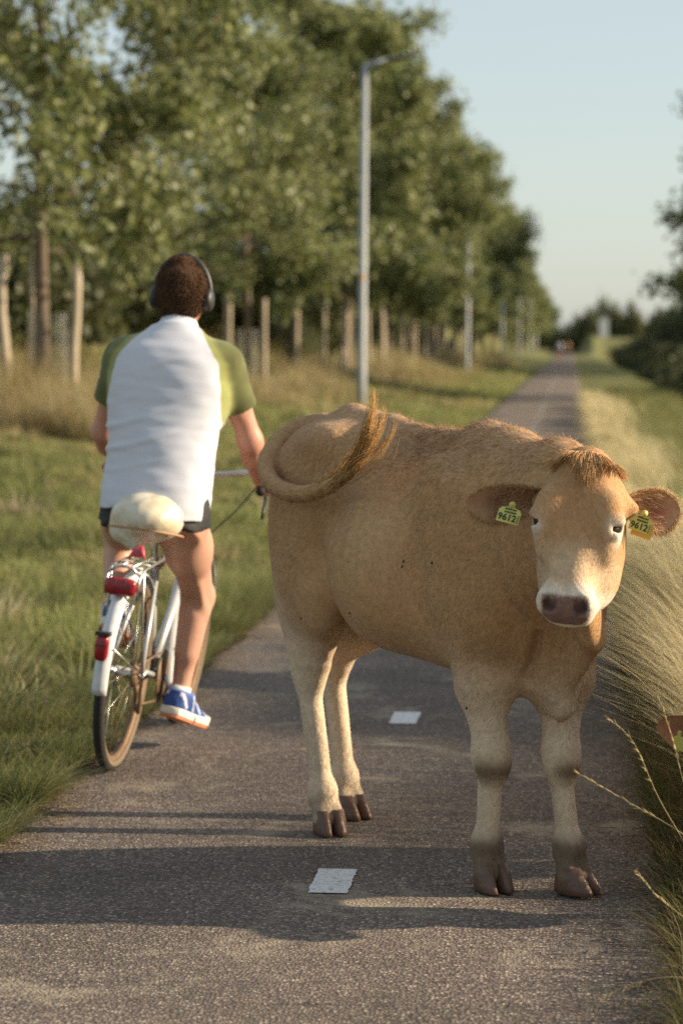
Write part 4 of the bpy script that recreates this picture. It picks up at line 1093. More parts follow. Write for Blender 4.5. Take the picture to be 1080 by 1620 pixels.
    for s in (-1, 1):
        b = MB(); b.tube([(0.74, s * 0.268, 1.010), (0.64, s * 0.286, 0.985), (0.632, s * 0.2875, 0.983)], [0.0155, 0.0165, 0.0185], 12); b.build('grip', RUBBER, root)
        b = MB(); b.tube([(0.775, s * 0.262, 1.015), (0.765, s * 0.285, 0.985), (0.70, s * 0.30, 0.945), (0.645, s * 0.305, 0.915), (0.63, s * 0.306, 0.885)], [0.008, 0.008, 0.007, 0.007, 0.006], 8); b.build('brake_lever', BLACK, root)
        b = MB(); b.tube([Vector(p) for p in spline([(0.775, s * 0.262, 1.015), (0.86, s * 0.23, 0.98), (0.90, s * 0.16, 0.88), (0.88, s * 0.06, 0.76), (0.80, s * 0.02, 0.68)], 20)], 0.0028, 6); b.build('brake_cable', BLACK, root)
    return root

def build_bag():
    m, nt, b_ = new_mat('plastic_bag'); L = nt.links.new
    tc = N(nt, 'ShaderNodeTexCoord'); nz = N(nt, 'ShaderNodeTexNoise', i_Scale=14.0, i_Detail=4.0); L(tc.outputs['Object'], nz.inputs['Vector'])
    r = N(nt, 'ShaderNodeValToRGB'); e = r.color_ramp.elements; e[0].position = 0.35; e[0].color = (0.52, 0.45, 0.31, 1); e[1].position = 0.65; e[1].color = (0.66, 0.62, 0.52, 1)
    L(nz.outputs['Fac'], r.inputs[0]); L(r.outputs[0], b_.inputs['Base Color']); b_.inputs['Roughness'].default_value = 0.38
    vo = N(nt, 'ShaderNodeTexVoronoi', i_Scale=11.0); L(tc.outputs['Object'], vo.inputs['Vector'])
    bp = N(nt, 'ShaderNodeBump', i_Strength=0.30, i_Distance=0.02); L(vo.outputs['Distance'], bp.inputs['Height']); L(bp.outputs[0], b_.inputs['Normal'])
    root = empty('plastic_bag'); root.matrix_world = BIKE_M
    tag(root, 'cream plastic bag tied over the bicycle saddle with a red knot below', 'bag')
    F = Field((-0.16, -0.2, 0.68), (0.42, 0.2, 1.05), 0.008)
    F.ell((0.065, -0.005, 0.892), (0.145, 0.128, 0.086), k=0.03)
    F.ell((0.21, 0, 0.868), (0.13, 0.09, 0.035), k=0.04)
    F.ell((0.04, 0.05, 0.835), (0.08, 0.06, 0.05), k=0.05)
    F.cap((0.03, 0.01, 0.83), (-0.01, 0.01, 0.79), 0.055, 0.02, k=0.04)
    V, Fc = F.mesh(2)
    n = face_normals(V, Fc); q = V - V.mean(0); q /= np.linalg.norm(q, axis=1)[:, None]
    fold = np.abs(noise3(V * np.array((1, 1, 0.6)), 24, 9)) ** 0.8; kd = V - np.array((-0.02, 0.012, 0.79)); ang = np.arctan2(kd[:, 1], kd[:, 2] + 0.3 * kd[:, 0]); near = np.exp(-(np.linalg.norm(kd, axis=1) / 0.11) ** 2); V = V + q * (0.004 * near * np.sin(ang * 13 + 3 * noise3(V, 14, 4)))[:, None]; V = V + q * (0.005 * fold - 0.003)[:, None] + q * (0.002 * noise3(V, 70, 3))[:, None]
    link('sack', np_mesh('sack', V, Fc), m, root)
    rng = np.random.RandomState(8); b = MB()
    for k in range(9):
        a = rng.uniform(-1, 1); p = Vector((-0.03, -0.012, 0.792)); d = Vector((-0.4 + 0.3 * rng.uniform(-1, 1), a * 0.9, -0.7))
        b.tube([p, p + d * 0.02 + Vector((-.01, 0, 0)), p + d * 0.05], [0.008, 0.011, 0.003], 7)
    b.build('knot', plain('knot_red', (0.45, 0.06, 0.09), 0.5, var=0.5, scale=60), root)
    b = MB(); b.tube([Vector((0.07 + 0.14 * math.cos(a) , 0.130 * math.sin(a), 0.838 - 0.02 * math.cos(a))) for a in np.linspace(0, 2 * math.pi, 36, endpoint=False)], 0.004, 6, closed=True)
    b.build('cord', plain('knot_cord', (0.40, 0.22, 0.12), 0.7), root)

SKIN = attr_mat('skin', rough=0.5, var=0.10, vscale=18.0, bump=0.1, bscale=90.0, bdist=0.002, spec=0.4)
SHIRT = attr_mat('shirt_cloth', rough=0.85, var=0.03, vscale=12.0, bump=0.25, bscale=420.0, bdist=0.0012, spec=0.15, sheen=0.2)
SHORTS = plain('black_shorts', (0.014, 0.013, 0.014), 0.75, var=0.3, bump=0.3, bscale=50)

def build_man():
    root = empty('person'); root.matrix_world = MAN_M
    tag(root, 'cyclist seen from behind in white shirt with lime sleeves, black shorts and headphones', 'person')
    F = Field((-0.02, -0.42, 0.04), (1.0, 0.42, 1.92), 0.008)
    c = F.ell
    A = np.array((0.25, 0, 0.68)); O = np.array((0.165, 0, 0.87))
    tors = [(-0.05, 0.115, -0.11, 0.165, 0), (0.06, 0.125, -0.12, 0.172, 0), (0.17, 0.118, -0.12, 0.168, 0), (0.34, 0.122, -0.118, 0.184, 0.0), (0.48, 0.128, -0.112, 0.200, 0), (0.58, 0.120, -0.10, 0.186, 0), (0.655, 0.088, -0.075, 0.135, 0), (0.71, 0.06, -0.055, 0.075, 0)]
    F.loft(O, A, (0, 1, 0), tors, p=2.4, k=0.03)
    # neck and head
    F.cap((0.410, 0, 1.50), (0.455, 0, 1.60), 0.062, 0.058, k=0.04)
    c((0.475, 0, 1.70), (0.098, 0.077, 0.108), k=0.03); c((0.515, 0, 1.64), (0.070, 0.062, 0.085), k=0.04)
    c((0.585, 0, 1.65), (0.018, 0.014, 0.022), k=0.02)
    for s in (-1, 1): c((0.475, s * 0.079, 1.66), (0.020, 0.010, 0.030), k=0.01); c((0.565, s * 0.032, 1.675), (0.012, 0.014, 0.010), k=0.01, sub=True)
    for s in (-1, 1):
        c((0.375, s * 0.170, 1.425), (0.066, 0.060, 0.072), k=0.05)
    arms = {}
    for s in (-1, 1):
        sh = np.array((0.375, s * 0.188, 1.42)); wr = bm(0.665, s * 0.272, 1.030); el = np.array((0.475, wr[1] * 0.25 + s * 0.205, 1.155))
        F.cap(sh, el, 0.050, 0.042, k=0.03); F.ell(0.55 * sh + 0.45 * el + (-0.008, s * 0.003, 0), (0.046, 0.044, 0.07), k=0.02)
        F.cap(el, 0.6 * el + 0.4 * wr, 0.042, 0.044, k=0.03); F.cap(0.6 * el + 0.4 * wr, wr, 0.044, 0.028, k=0.03)
        arms[s] = (sh, el, wr)
    legs = {-1: [(0.20, -0.095, 0.895), 0.5 * (bm(0.475, -0.125, 0.58) + np.array((0.475, -0.120, 0.58))), bm(0.43, -0.120, 0.225)], 1: [(0.20, 0.095, 0.895), bm(0.535, 0.195, 0.745), bm(0.315, 0.125, 0.520)]}
    for s, (hp, kn, an) in legs.items():
        hp, kn, an = map(np.array, (hp, kn, an))
        F.cap(hp, kn, 0.088, 0.056, k=0.05); c(0.6 * hp + 0.4 * kn, (0.086, 0.080, 0.10), k=0.05)
        c(kn, (0.056, 0.053, 0.060), k=0.03)
        F.cap(kn, an, 0.052, 0.032, k=0.03)
        d = (an - kn) / np.linalg.norm(an - kn); back = np.array((-0.028, 0, -0.004)) if s < 0 else np.array((-0.02, 0, -0.022))
        F.cap(kn + d * 0.07 + back, kn + d * 0.20 + back, 0.046, 0.036, k=0.04)                     # calf
        if s < 0:
            for q in (-1, 1): F.cap(0.72 * kn + 0.28 * hp + (-0.05, q * 0.026, -0.03), kn + (-0.03, q * 0.032, -0.055), 0.013, 0.010, k=0.03)   # tendons behind the knee
        F.cap(an, an + (0.02, 0, -0.06), 0.034, 0.036, k=0.02)
        for q in (-1, 1): c(an + (0.0, q * 0.026, -0.005), (0.014, 0.010, 0.015), k=0.015)
        toe = an + (np.array((0.14, -0.012, -0.10)) if s < 0 else np.array((0.15, 0.01, -0.085)))
        F.cap(an + (-0.02, 0, -0.055), toe, 0.036, 0.034, k=0.03)
    V, Fc = F.mesh(2)
    vs, fs = [V], [Fc]; nv = len(V)
    # hands, finer, closed round the grips
    for s in (-1, 1):
        g0, g1 = bm(0.74, s * 0.268, 1.010), bm(0.64, s * 0.286, 0.985); ga = unit(g1 - g0)
        gm = 0.5 * (g0 + g1); Hf = Field(gm - (0.13, 0.09, 0.08), gm + (0.11, 0.09, 0.10), 0.0036)
        wr = arms[s][2]; out = unit(np.cross(ga, (0, 0, 1)) * s * -1.0); out = np.array((0, s, 0)) - ga * (ga[1] * s); out = unit(out); upv = unit(np.cross(ga, out)); upv = upv if upv[2] > 0 else -upv
        mid = 0.5 * (g0 + g1)
        Hf.cap(wr, mid + upv * 0.028 - ga * 0.005, 0.027, 0.024, k=0.02)
        Hf.ecap(mid - ga * 0.034 + upv * 0.026 + out * 0.012, mid + ga * 0.036 + upv * 0.024 + out * 0.012, out, (0.022, 0.014), (0.020, 0.013), k=0.015)
        for i, (o_, ln) in enumerate(((-0.036, 0.95), (-0.013, 1.05), (0.010, 1.0), (0.032, 0.82))):
            b0 = mid + ga * o_ + upv * 0.020 + out * 0.024
            p1 = b0 + out * 0.016 * ln - upv * 0.014; p2 = p1 - upv * 0.026 * ln - out * 0.006; p3 = p2 - out * 0.024 * ln - upv * 0.004
            Hf.chain([b0, p1, p2, p3], [0.0105, 0.0100, 0.0092, 0.0080], k=0.0035)
        t0 = mid - ga * 0.030 + upv * 0.018 - out * 0.010
        Hf.chain([t0, t0 - ga * 0.022 - out * 0.012 - upv * 0.012, t0 - ga * 0.036 - out * 0.006 - upv * 0.034], [0.013, 0.0115, 0.009], k=0.006)
        v2, f2 = Hf.mesh(1); vs.append(v2); fs.append(f2 + nv); nv += len(v2)
    V = np.concatenate(vs)
    C = np.tile(np.array((0.50, 0.275, 0.195)), (len(V), 1)) * (1 + 0.05 * noise3(V, 20, 5))[:, None]
    w = (sstep(0.16, 0.22, np.abs(V[:, 1])) * (V[:, 2] > 0.95) * (V[:, 2] < 1.3))[:, None]; C = C * (1 - 0.5 * w) + np.array((0.50, 0.215, 0.145)) * 0.5 * w     # sunburnt arms
    w = ((V[:, 2] > 1.48))[:, None] * 0.6; C = C * (1 - w) + np.array((0.48, 0.21, 0.15)) * w
    link('body', np_mesh('body', V, fs, np.clip(C, 0, 1)), SKIN, root)
    # shirt
    F = Field((-0.02, -0.42, 0.80), (0.62, 0.42, 1.66), 0.007)
    ts = [(r[0], r[1] + 0.018, r[2] - 0.016, r[3] + 0.020, 0) for r in tors]; ts[0] = (-0.08, 0.140, -0.13, 0.190, 0); ts[1] = (0.06, 0.146, -0.14, 0.196, 0); ts[2] = (0.17, 0.140, -0.14, 0.192, 0)
    F.loft(O, A, (0, 1, 0), ts, p=2.5, k=0.03)
    F.cap((0.402, 0, 1.49), (0.430, 0, 1.575), 0.085, 0.069, k=0.05)
    for s in (-1, 1):
        sh, el, wr = arms[s]; F.ell((0.375, s * 0.170, 1.43), (0.080, 0.074, 0.080), k=0.05)
        F.cap(sh, sh + (el - sh) * 0.92, 0.069, 0.066, k=0.035)
    X = F.ax[0][:, None, None]; Y = F.ax[1][None, :, None]; Z = F.ax[2][None, None, :]
    hem = 0.900 + 0.15 * np.clip(Y, -0.25, 0.10) + 0.008 * np.sin(Y * 27) + 0 * X
    F.d = np.maximum(F.d, hem - Z)                                           # hem
    for s in (-1, 1):
        sh, el, wr = arms[s]; d = unit(el - sh); p = sh + (el - sh) * 0.56
        cut = (X - p[0]) * d[0] + (Y - p[1]) * d[1] + (Z - p[2]) * d[2]
        F.d = np.where((Y * s > 0.20) | ((Y * s > 0.17) & (Z < 1.25)), np.maximum(F.d, np.where(Y * s > 0.185, cut, -1)), F.d)
    nk = (X - 0.43) * 0.30 + (Z - 1.578) * 0.95; F.d = np.maximum(F.d, nk)
    F.d = F.d.astype(np.float32)
    V, Fc = F.mesh(2)
    # wrinkles: diagonal drag folds across the lower back, fine ones at the shoulders
    yy, zz = V[:, 1], V[:, 2]
    q = V - (O + np.outer((V - O) @ unit(A), unit(A))); q[:, 2] = 0; q /= np.linalg.norm(q, axis=1)[:, None] + 1e-6
    f1 = np.sin((zz * 75 + yy * 26 + 2.2 * noise3(V, 9, 1))) ; f1 = np.maximum(f1, 0) ** 2
    amp = 0.0065 * np.exp(-((zz - 1.12) / 0.13) ** 2) * sstep(0.18, 0.02, yy * -1 + 0.02) + 0.005 * np.exp(-((zz - 0.97) / 0.07) ** 2) + 0.004 * np.exp(-((zz - 1.44) / 0.05) ** 2)
    body_m = np.abs(yy) < 0.24
    VA = V * np.array((1, 0.45, 1.6)); ir = np.clip(0.2 + 1.1 * noise3(V, 11, 2), 0, 1.4)
    V = V + q * (1.25 * amp * f1 * ir * body_m)[:, None] + q * (0.0035 * noise3(V, 18, 6) + 0.0022 * np.abs(noise3(VA, 42, 7)) + 0.0012 * noise3(VA, 95, 17))[:, None]
    C = np.tile(np.array((0.53, 0.54, 0.60)), (len(V), 1))
    seam = np.interp(zz, [1.22, 1.34, 1.43, 1.50, 1.57], [0.206, 0.200, 0.186, 0.135, 0.074])
    w = sstep(seam - 0.003, seam + 0.003, np.abs(yy)) * (zz > 1.18)
    band = sstep(0.042, 0.012, np.abs(yy) - seam)[:, None]; mot = (0.5 + 0.5 * noise3(V, 45, 14))[:, None]
    slv = (np.array((0.10, 0.105, 0.036)) * (0.75 + 0.6 * mot)) * (1 - band) + np.array((0.26, 0.27, 0.09)) * band
    C = C * (1 - w[:, None]) + slv * w[:, None]
    link('shirt', np_mesh('shirt', V, Fc, C), SHIRT, root)
    # shorts
    F = Field((-0.02, -0.32, 0.74), (0.62, 0.32, 1.05), 0.008)
    F.loft(O, A, (0, 1, 0), [(-0.05, 0.125, -0.12, 0.178, 0), (0.05, 0.132, -0.13, 0.180, 0), (0.14, 0.124, -0.13, 0.172, 0)], p=2.4, k=0.03)
    for s, (hp, kn, an) in legs.items():
        hp, kn = np.array(hp), np.array(kn); F.cap(hp, hp + (kn - hp) * 0.33, 0.094, 0.094, k=0.04); F.ell(0.62 * hp + 0.38 * kn, (0.098, 0.092, 0.09), k=0.03)
    X = F.ax[0][:, None, None]; Y = F.ax[1][None, :, None]; Z = F.ax[2][None, None, :]
    F.d = np.maximum(F.d, (0.846 - 0.10 * np.minimum(Y, 0) * 0 + 0.05 * (X - 0.2)) - Z).astype(np.float32)
    V, Fc = F.mesh(1); link('shorts', np_mesh('shorts', V, Fc), SHORTS, root)
    # hair: cap plus short strands
    F = Field((0.34, -0.12, 1.56), (0.62, 0.12, 1.87), 0.006)
    F.ell((0.470, 0, 1.698), (0.107, 0.087, 0.108), k=0.02); F.ell((0.418, 0, 1.637), (0.050, 0.066, 0.075), k=0.04)
    X = F.ax[0][:, None, None]; Y = F.ax[1][None, :, None]; Z = F.ax[2][None, None, :]
    F.d = np.maximum(F.d, (X - 0.535) * 0.8 - (Z - 1.735) * 0.6); F.d = np.maximum(F.d, (1.600 + 0.25 * np.maximum(X - 0.44, 0) - Z)).astype(np.float32)
    V, Fc = F.mesh(2); V = V + (0.004 * noise3(V, 60, 12))[:, None] * (V - np.array((0.47, 0, 1.695))) / 0.1
    hair_m = attr_mat('hair', rough=0.8, var=0.25, vscale=40, spec=0.08)
    C = np.tile(np.array((0.050, 0.027, 0.016)), (len(V), 1)); hr = link('hair', np_mesh('hair', V, Fc, C), hair_m, root)
    rng = np.random.RandomState(6); n = 14000; fi = rng.randint(0, len(Fc), n); pos = V[Fc[fi]].mean(1); nn = face_normals(V, Fc)[fi]
    dr = nn * 0.55 + np.array((-0.15, 0, -0.75)) + 0.5 * np.stack([noise3(pos, 50, 1), noise3(pos, 50, 2), noise3(pos, 50, 3)], 1) + 0.2 * rng.normal(size=(n, 3))
    strands('hair_strands', pos, dr, rng.uniform(0.012, 0.026, n), 0.0009, hair_m, hr, np.array((0.125, 0.070, 0.040)) * rng.uniform(0.5, 1.5, (n, 1)), nseg=2, rng=rng)
    # shoes and socks
    blue = attr_mat('shoe_cloth', rough=0.6, var=0.15, vscale=50, bump=0.3, bscale=300)
    sole_m = plain('shoe_sole', (0.62, 0.20, 0.09), 0.6, var=0.2, scale=30); mids = plain('shoe_midsole', (0.70, 0.66, 0.58), 0.6, var=0.1)
    white = plain('sock_white', (0.72, 0.71, 0.68), 0.9, bump=0.4, bscale=200)
    for s, (hp, kn, an) in legs.items():
        an = np.array(an); pit = math.radians(-16 if s < 0 else -24); yaw = math.radians(-10 if s < 0 else 4)
        Mx = Matrix.Rotation(yaw, 3, 'Z') @ Matrix.Rotation(-pit, 3, 'Y') @ Matrix.Rotation(math.radians(7 if s < 0 else 0), 3, 'X')
        Mn = np.array(Mx); org = an + np.array((-0.005, 0, -0.075))
        T = lambda p: org + Mn @ np.asarray(p, float)
        Mn = Mn * 1.12; F = Field((-0.12, -0.08, -0.03), (0.24, 0.08, 0.13), 0.005)
        F.loft((0, 0, 0), (1, 0, 0), (0, 1, 0), [(-0.082, 0.045, 0.0, 0.018, 0), (-0.070, 0.075, -0.004, 0.034, 0), (-0.03, 0.088, -0.006, 0.040, -0.1), (0.03, 0.075, -0.006, 0.040, -0.2), (0.09, 0.052, -0.006, 0.046, -0.25), (0.15, 0.036, -0.004, 0.047, -0.2), (0.19, 0.026, 0.0, 0.034, 0), (0.205, 0.015, 0.004, 0.012, 0)], p=2.5, k=0.02)
        F.cap((-0.02, 0, 0.06), (-0.012, 0, 0.10), 0.042, 0.040, k=0.03)
        Z = F.ax[2][None, None, :]; F.d = np.maximum(F.d, (Z - 0.076) + 0 * F.d).astype(np.float32)
        V, Fc = F.mesh(1)
        C = np.tile(np.array((0.035, 0.075, 0.26)), (len(V), 1))
        st = (np.abs(np.sin(V[:, 0] * 55 + V[:, 2] * 40)) > 0.93) & (V[:, 2] > 0.02) & (V[:, 2] < 0.075) & (np.abs(V[:, 1]) > 0.02); C[st] = (0.60, 0.62, 0.66)
        C[(V[:, 2] > 0.068)] = (0.10, 0.16, 0.42)
        W = org + V @ Mn.T
        so = link('shoe', np_mesh('shoe', W, Fc, C), blue, root)
        def slab(z0, z1, grow, mat, nm):
            prof = [(-0.088, 0.012), (-0.08, 0.030), (-0.05, 0.040), (0.0, 0.038), (0.05, 0.040), (0.10, 0.049), (0.15, 0.049), (0.185, 0.036), (0.205, 0.016)]
            ring = [(x, w + grow) for x, w in prof] + [(x, -w - grow) for x, w in reversed(prof)]
            b = MB(); n = len(ring)
            up_ = lambda x: 0.016 * max(0, (x - 0.12) / 0.085) ** 2
            b.add([T((x, y, z0 + up_(x))) for x, y in ring] + [T((x, y, z1 + up_(x))) for x, y in ring], [tuple(reversed(range(n))), tuple(range(n, 2 * n))] + [(i, (i + 1) % n, n + (i + 1) % n, n + i) for i in range(n)])
            b.build(nm, mat, so, bevel=0.003)
        slab(-0.018, -0.0095, 0.001, sole_m, 'sole'); slab(-0.009, 0.016, 0.004, mids, 'midsole')
        b = MB(); up_ = Vector(kn) - Vector(an); up_.normalize(); b.tube([Vector(an) + Vector((-0.004, 0, -0.03)), Vector(an) - up_ * 0.0 + Vector((0, 0, 0.012)), Vector(an) + up_ * 0.03], [0.043, 0.0405, 0.0385], 18); b.build('sock', white, root)
    # headphones
    hp_ = empty('headphones'); hp_.matrix_world = MAN_M; tag(hp_, 'black over-ear headphones worn by the cyclist', 'headphones')
    b = MB(); b.tube([Vector((0.468, 0.098 * math.cos(a), 1.668 + 0.139 * math.sin(a))) for a in np.linspace(-0.05, math.pi + 0.05, 30)], 0.009, 10, flat=1.6); b.build('headband', BLACK, hp_)
    for s in (-1, 1):
        b = MB(); b.lathe((0.462, s * 0.084, 1.655), (0, s, 0), [(0, 0.034), (0.004, 0.041), (0.018, 0.042), (0.024, 0.039), (0.030, 0.030), (0.032, 0.0)], 26); cu = b.build('ear_cup', BLACK, hp_)
        b = MB(); b.lathe((0.462, s * 0.076, 1.655), (0, s, 0), [(0, 0.020), (-0.002, 0.028), (0.003, 0.035), (0.009, 0.034)], 26); b.build('ear_pad', RUBBER, cu)
    return root

build_bike()
build_bag()
build_man()

# ------------------------------------------------------------------ trees, stakes, lamp posts
LEAF = attr_mat('tree_leaf', rough=0.55, translucent=0.38, var=0.12, vscale=3.0, spec=0.35)
BARK = plain('bark', (0.13, 0.095, 0.065), 0.9, var=0.4, scale=10, bump=0.8, bscale=35)
WOOD = plain('stake_wood', (0.40, 0.33, 0.24), 0.85, var=0.25, scale=5, bump=0.4, bscale=30)
LEAFC = 1.1 * np.array([(0.135, 0.155, 0.048), (0.170, 0.190, 0.066), (0.205, 0.222, 0.095), (0.10, 0.118, 0.038), (0.33, 0.345, 0.21), (0.25, 0.25, 0.085)])
LEAFP = np.array([0.26, 0.26, 0.17, 0.12, 0.13, 0.06])

def leaf_mesh(name, pos, size, rng, palette=LEAFC, pw=LEAFP, droop=0.35):
    n = len(pos)
    ax = rng.normal(size=(n, 3)); ax[:, 2] -= droop; ax /= np.linalg.norm(ax, axis=1)[:, None]
    rf = rng.normal(size=(n, 3)); sd = np.cross(ax, rf); sd /= np.linalg.norm(sd, axis=1)[:, None]; nr = np.cross(ax, sd)
    sz = size * rng.uniform(0.65, 1.3, n)
    L_, W_ = sz[:, None], (sz * 0.36)[:, None]
    v = np.stack([pos, pos + ax * L_ * 0.45 + sd * W_ + nr * W_ * 0.35, pos + ax * L_, pos + ax * L_ * 0.45 - sd * W_ + nr * W_ * 0.35], 1).reshape(-1, 3)
    b = (np.arange(n) * 4)[:, None]; f = b + np.array([[0, 1, 2, 3]])
    c = palette[rng.choice(len(palette), n, p=pw)] * rng.uniform(0.8, 1.2, (n, 1))
    return np_mesh(name, v, f, np.repeat(c, 4, axis=0))

def make_tree(seed, h, base, rad, nleaf, leaf, trunk_r, sparse=0.0, lean=0.0):
    """returns (wood mesh, crown mesh)"""
    rng = np.random.RandomState(seed); wood = MB(); tips = []
    tp = [Vector((0, 0, -0.2))]
    for i in range(1, 9): tp.append(Vector((lean * i / 8 + rng.normal() * 0.04 * (i > 2), rng.normal() * 0.04 * (i > 2), h * 0.93 * i / 8)))
    wood.tube(tp, [trunk_r * (1.15 - 1.0 * (i / 8) ** 0.9) + 0.012 for i in range(9)], 9)
    nl = 30
    for k in range(nl):
        f = (k + rng.uniform(0, 1)) / nl; z = base + 0.1 + (h * 0.90 - base) * f
        prof = math.sin(math.pi * min(1, 0.22 + 0.80 * f)) ** 0.7
        ln = rad * prof * rng.uniform(0.75, 1.12)
        a = k * 2.4 + rng.uniform(-0.5, 0.5); el = math.radians(rng.uniform(-2, 25) + 35 * f)
        i0 = min(7, int(z / (h * 0.93) * 8)); t = z / (h * 0.93) * 8 - i0; p0 = tp[i0].lerp(tp[i0 + 1], min(1, t))
        d = Vector((math.cos(a) * math.cos(el), math.sin(a) * math.cos(el), math.sin(el)))
        pts = [p0]; m = 5
        for q in range(1, m + 1):
            pts.append(p0 + d * (ln * q / m) + Vector((rng.normal() * 0.05, rng.normal() * 0.05, 0.12 * ln * (q / m) ** 2 * rng.uniform(-1, 0.6))))
        r0 = max(0.014, trunk_r * 0.42 * (1 - 0.6 * f)); wood.tube(pts, [r0 * (1 - 0.8 * q / m) + 0.004 for q in range(m + 1)], 5, cap=False)
        for q in range(6):
            u = rng.uniform(0.25, 1.0); i1 = min(m - 1, int(u * m)); b0 = pts[i1].lerp(pts[i1 + 1], u * m - i1)
            dd = (d * 0.5 + Vector(rng.normal(size=3)) * 0.55); dd.z += 0.05; dd.normalize(); l2 = ln * rng.uniform(0.22, 0.45)
            e = b0 + dd * l2; wood.tube([b0, e], [0.010, 0.004], 4, cap=False)
            for w in np.linspace(0.25, 1.05, 4): tips.append(b0 + dd * l2 * w)
        tips.append(pts[-1])
    tips = np.array([tuple(t) for t in tips])
    if sparse: tips = tips[rng.uniform(size=len(tips)) > sparse]
    k = rng.randint(0, len(tips), nleaf)
    pos = tips[k] + rng.normal(size=(nleaf, 3)) * np.array((0.17, 0.17, 0.15)) * (rad / 2.6) ** 0.5
    wm = bpy.data.meshes.new('tree_wood'); wm.from_pydata(wood.v, [], wood.f); wm.update()
    return wm, leaf_mesh('tree_crown', pos, leaf, rng)

def place_tree(meshes, x, y, label, group, rot=0.0, sc=1.0, name='broadleaf_tree', sink=0.0):
    r = empty(name, (x, y, float(H(x, y)) - sink), rot); r.scale = (sc, sc, sc)
    tag(r, label, 'tree', group)
    link('trunk', meshes[0], BARK, r); link('crown', meshes[1], LEAF, r, smooth=False)
    return r

def stake(x, y, hgt, r, label, group, tilt=(0, 0), crook=0.0):
    z0 = float(H(x, y)); pts = []; rng = np.random.RandomState(int(abs(x * 91 + y * 57)) % 9999)
    for i in range(7):
        t = i / 6; pts.append((tilt[0] * t * hgt + crook * math.sin(t * 6.0) + rng.normal() * 0.006, tilt[1] * t * hgt, -0.15 + (hgt + 0.15) * t))
    b = MB(); b.tube(pts, [r * (1.08 - 0.12 * i / 6) for i in range(7)], 10)
    o = b.build('tree_stake', WOOD); o.location = (x, y, z0)
    return tag(o, label, 'stake', group)

GR = 'trees in the row left of the path'
young = [make_tree(11, 8.2, 1.95, 2.8, 22000, 0.12, 0.085, 0.10), make_tree(12, 8.0, 2.3, 2.6, 15000, 0.13, 0.075, 0.2)]
big = [make_tree(21, 12.6, 1.9, 3.9, 42000, 0.18, 0.15), make_tree(22, 12.0, 1.9, 4.2, 42000, 0.18, 0.15), make_tree(23, 11.6, 1.7, 4.1, 42000, 0.18, 0.15)]
place_tree(young[0], -6.62, 30.0, 'young tree with dark trunk between two thick stakes at far left', GR, 0.4)
place_tree(young[1], -7.0, 42.0, 'slender young tree rising directly behind the cyclist', GR, 2.0)
place_tree(young[1], -7.15, 53.5, 'slender young tree with pale trunk right of the cyclist between paired stakes', GR, 4.1)
place_tree(big[0], -7.1, 62.0, 'broad leafy tree nearest behind the near lamp post', GR, 0.2)
place_tree(big[1], -7.0, 76.0, 'large sunlit tree just beyond the near lamp post', GR, 1.9)
place_tree(big[2], -6.9, 91.0, 'sunlit tree whose crown reaches furthest right over the verge', GR, 3.3)
ORD = ['first', 'second', 'third', 'fourth', 'fifth', 'sixth', 'seventh', 'eighth', 'ninth', 'tenth', 'eleventh', 'twelfth', 'thirteenth', 'fourteenth', 'fifteenth', 'sixteenth', 'seventeenth', 'eighteenth', 'nineteenth', 'twentieth']
for i, y in enumerate([106, 120, 134, 148, 163, 178, 194, 210, 228, 246, 266, 288, 312, 338, 366, 396, 430, 470, 515]):
    place_tree(big[i % 3], -7.0 + 0.25 * math.sin(i * 2.1), y, ORD[i] + ' tree of the left row beyond the sunlit crowns, in shade', 'far trees of the left row', i * 1.7, 0.96 + 0.08 * math.sin(i * 1.3))
# stakes: the first tree's stand out, the others are paired posts
stake(-7.02, 29.5, 2.05, 0.065, 'crooked pale stake at the left edge of the photo beside the first tree', 'stakes of the first tree', (0.03, 0), 0.05)
stake(-6.84, 30.6, 2.0, 0.038, 'thin stake just left of the first dark trunk', 'stakes of the first tree', (-0.02, 0))
stake(-6.20, 29.8, 2.0, 0.060, 'straight stout stake right of the first dark trunk', 'stakes of the first tree', (0.04, 0))
for k_, (dx, dy, hh) in enumerate(((-0.52, 0.2, 2.1), (-0.40, -0.3, 2.1), (0.36, 0.0, 2.0))):
    stake(-7.15 + dx, 53.5 + dy, hh, 0.055, ('left rear', 'left front', 'right')[k_] + ' pale stake beside the slender tree right of the cyclist', 'stakes of the slender tree', (0.01, 0))
for i, y in enumerate([62, 76, 91, 106, 120, 134, 148]):
    for (dx, dy), w in zip(((0.75, -0.4), (1.15, 0.5), (0.15, -1.1)), ('middle', 'rightmost', 'leftmost')):
        stake(-7.05 + dx, y + dy, 2.1 + 0.1 * math.sin(i + dx * 7), 0.058, w + ' of three weathered stakes at the ' + ORD[i] + ' big tree of the left row', 'stakes along the left tree row', (0.03 * math.sin(i * 3 + dx), 0))

# wire mesh guard round the first trunk
def trunk_guard(x, y, hgt, r, label):
    m, nt, b_ = new_mat('galvanised_wire'); b_.inputs['Base Color'].default_value = (0.30, 0.30, 0.27, 1); b_.inputs['Roughness'].default_value = 0.8; b_.inputs['Specular IOR Level'].default_value = 0.1
    b = MB()
    for k in range(26):
        a = 2 * math.pi * k / 26; b.tube([(r * math.cos(a), r * math.sin(a), 0), (r * math.cos(a), r * math.sin(a), hgt)], 0.0035, 4, cap=False)
    for z in np.arange(0.02, hgt, 0.075): b.tube([(r * math.cos(a), r * math.sin(a), z) for a in np.linspace(0, 2 * math.pi, 20, endpoint=False)], 0.0035, 4, closed=True)
    o = b.build('trunk_guard', m); o.location = (x, y, float(H(x, y))); tag(o, label, 'tree guard')
trunk_guard(-6.55, 30.0, 1.35, 0.24, 'wire mesh guard round the foot of the first dark trunk')
trunk_guard(-7.15, 53.5, 1.3, 0.24, 'wire mesh guard round the pale trunk right of the cyclist')

